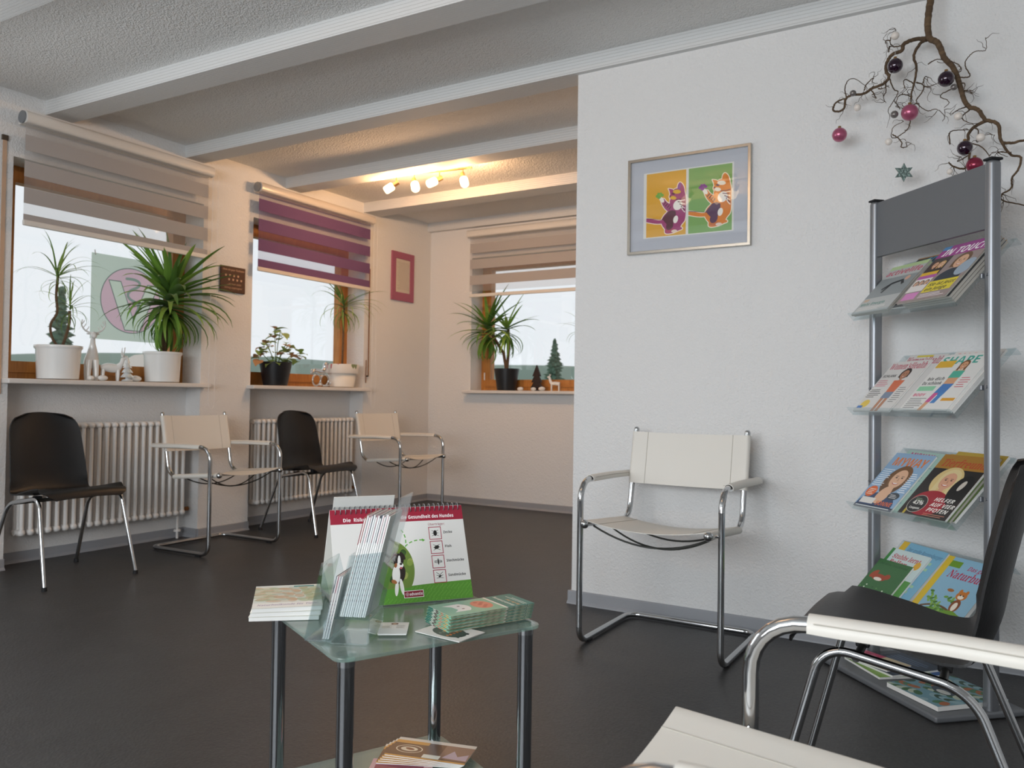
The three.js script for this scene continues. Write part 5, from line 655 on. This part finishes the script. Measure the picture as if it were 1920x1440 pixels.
bauble('dark plum bauble near the top left of the branch', -0.336, 2.318, -3.43, 0.0285, M.plum, 0.03); bauble('dark plum bauble against the main stem of the branch', -0.16, 2.229, -3.42, 0.029, M.plum, 0.02); bauble('dark plum bauble tangled in twigs just above the rack header', -0.098, 1.961, -3.43, 0.027, M.plum, 0.03);
bauble('pink matt bauble hanging lowest at the far left of the branch', -0.539, 2.082, -3.44, 0.0285, M.rose, 0.06); bauble('pink bauble amid twigs in the middle of the branch', -0.284, 2.126, -3.43, 0.031, M.rose, 0.02); bauble('wine red bauble half hidden behind the rack header', -0.066, 1.892, -3.43, 0.029, M.wine, 0.03);
M.pearl = phy({ color: 0xe6ddd4, roughness: 0.25, clearcoat: 0.6, sheen: 0.4 }); M.greyPearl = phy({ color: 0x77716f, roughness: 0.22, metalness: 0.4, clearcoat: 0.6 });
function bead(label, x, y, r, mat, up) { const t = thing('bead', label, 'ornament', [x, y, -3.435], 0, 'pearl beads on the branch'); part('pearl', new THREE.SphereGeometry(r, 20, 14), mat, t); hang(t, r * 0.95, r + up, r * 0.1); }
bead('white pearl near the top of the branch above the plum bauble', -0.337, 2.438, 0.0155, M.pearl, 0.012); bead('white pearl right of the lowest pink bauble', -0.472, 2.179, 0.0135, M.pearl, 0.02); bead('white pearl just above the glitter star', -0.358, 2.025, 0.0135, M.pearl, 0.012); bead('white pearl beside the right stem of the branch', -0.12, 2.085, 0.0145, M.pearl, 0.012); bead('white pearl right of the twig-tangled plum bauble', -0.047, 1.994, 0.0155, M.pearl, 0.012); bead('white pearl touching the rack header from behind', -0.147, 1.88, 0.011, M.pearl, 0.012);
bead('grey pearl in the left twigs of the branch', -0.489, 2.24, 0.0125, M.greyPearl, 0.01); bead('grey pearl beside the middle pink bauble', -0.338, 2.129, 0.0145, M.greyPearl, 0.012); bead('grey pearl touching the plum bauble on the main stem', -0.135, 2.198, 0.012, M.greyPearl, 0.01);
{ const s = new THREE.Shape(); for (let k = 0; k < 12; k++) { const a = k * Math.PI / 6 + Math.PI / 2, r = k % 2 ? 0.018 : 0.035; k ? s.lineTo(r * Math.cos(a), r * Math.sin(a)) : s.moveTo(r * Math.cos(a), r * Math.sin(a)); } s.closePath(); const t = thing('glitter_star', 'grey-green glitter star hanging below the branch', 'ornament', [-0.305, 1.898, -3.44], 0.35); const g = extrude(s, 0.006, 0.001); part('star', g, std({ color: 0x7d8f8a, roughness: 0.5, metalness: 0.5, bumpMap: plasterBump, bumpScale: 0.01 }), t); hang(t, 0.034, 0.085, 0.004); }
// ---------------------------------------------------------------- outside
struct('terrain', bx(-120, 60, -3.3, -3, -120, 60), std({ color: 0x8a9488, roughness: 1 }));
{ const hm = std({ color: 0x75867a, roughness: 1 }); const hill = (x, z, rx, h) => { const g = new THREE.SphereGeometry(1, 32, 12, 0, 6.3, 0, 1.57); g.scale(rx, h, rx * 0.5); const m = struct(numbered('hill'), g, hm); m.position.set(x, -3, z); m.rotation.y = Math.atan2(x, z); }; hill(-95, -75, 60, 9.5); hill(-60, -105, 55, 9); hill(-110, -20, 50, 7.5); }
function conifer(label, x, z, h, r) { const t = thing('conifer', label, 'tree', [x, -3, z]); const m = std({ color: 0x526b5a, roughness: 1 }); part('trunk', sweep([V(0, 0, 0), V(0, h * 0.9, 0)], (u) => 0.18 * (1 - u) + 0.03, 8), std({ color: 0x6a6058, roughness: 1 }), t);
  const list = []; for (let k = 0; k < 30; k++) { const u = k / 29, r0 = r * Math.pow(1 - u, 0.85) + 0.1, n = 12; for (let j = 0; j < n; j++) { const a = j * 6.283 / n + k * 0.7 + rr(-0.25, 0.25), L = r0 * rr(0.7, 1.15), c = new THREE.ConeGeometry(0.16 * L + 0.12, L, 5); c.rotateZ(-Math.PI / 2 + rr(-0.35, 0.1)); c.translate(L * 0.5, h * (0.1 + 0.9 * u) + rr(-0.1, 0.1), 0); c.rotateY(a); list.push(c); } } part('foliage', mergeGeometries(list), m, t).userData.kind = 'stuff'; }
conifer('grey-green conifer outside the emblem window behind the dracaena pot', -25, -14.3, 7.1, 1.15); conifer('grey-green conifer outside the far window beside the wall corner', -21.2, -40, 7.2, 1.6);
function house(label, x, z, turn, w, d, h, rh, wallC, roofC) { const t = thing('house', label, 'house', [x, -3, z], turn); part('wall', bx(-w / 2, w / 2, 0, h, -d / 2, d / 2), std({ color: wallC, roughness: 0.9 }), t); const g = extrude(poly([[-w / 2 - 0.3, 0], [w / 2 + 0.3, 0], [0, rh]]), d + 0.6); g.translate(0, h, -d / 2 - 0.3); part('roof', g, std({ color: roofC, roughness: 0.9 }), t);
  for (const s of [-1, 1]) for (const y of [1.2, 3.6]) { if (y > h - 0.8) continue; part('window', bx(s * w * 0.25 - 0.5, s * w * 0.25 + 0.5, y, y + 1.2, d / 2, d / 2 + 0.05), std({ color: 0x6d7880, roughness: 0.3 }), t); } }
house('white house with a brown roof edge outside the emblem window', -24, -17.2, 1.25, 3.0, 6, 4.3, 1.1, 0xe6e4e0, 0xc9bfb4); house('low grey-roofed building outside the far window', -30, -44, 0.4, 9, 8, 3.4, 1.2, 0xd5d8da, 0x9aa6b0);
// ---------------------------------------------------------------- shadows for every light and mesh, then hand over
scene.traverse((o) => { if (o.isMesh) o.castShadow = o.receiveShadow = true; });
renderer.render(scene, camera);
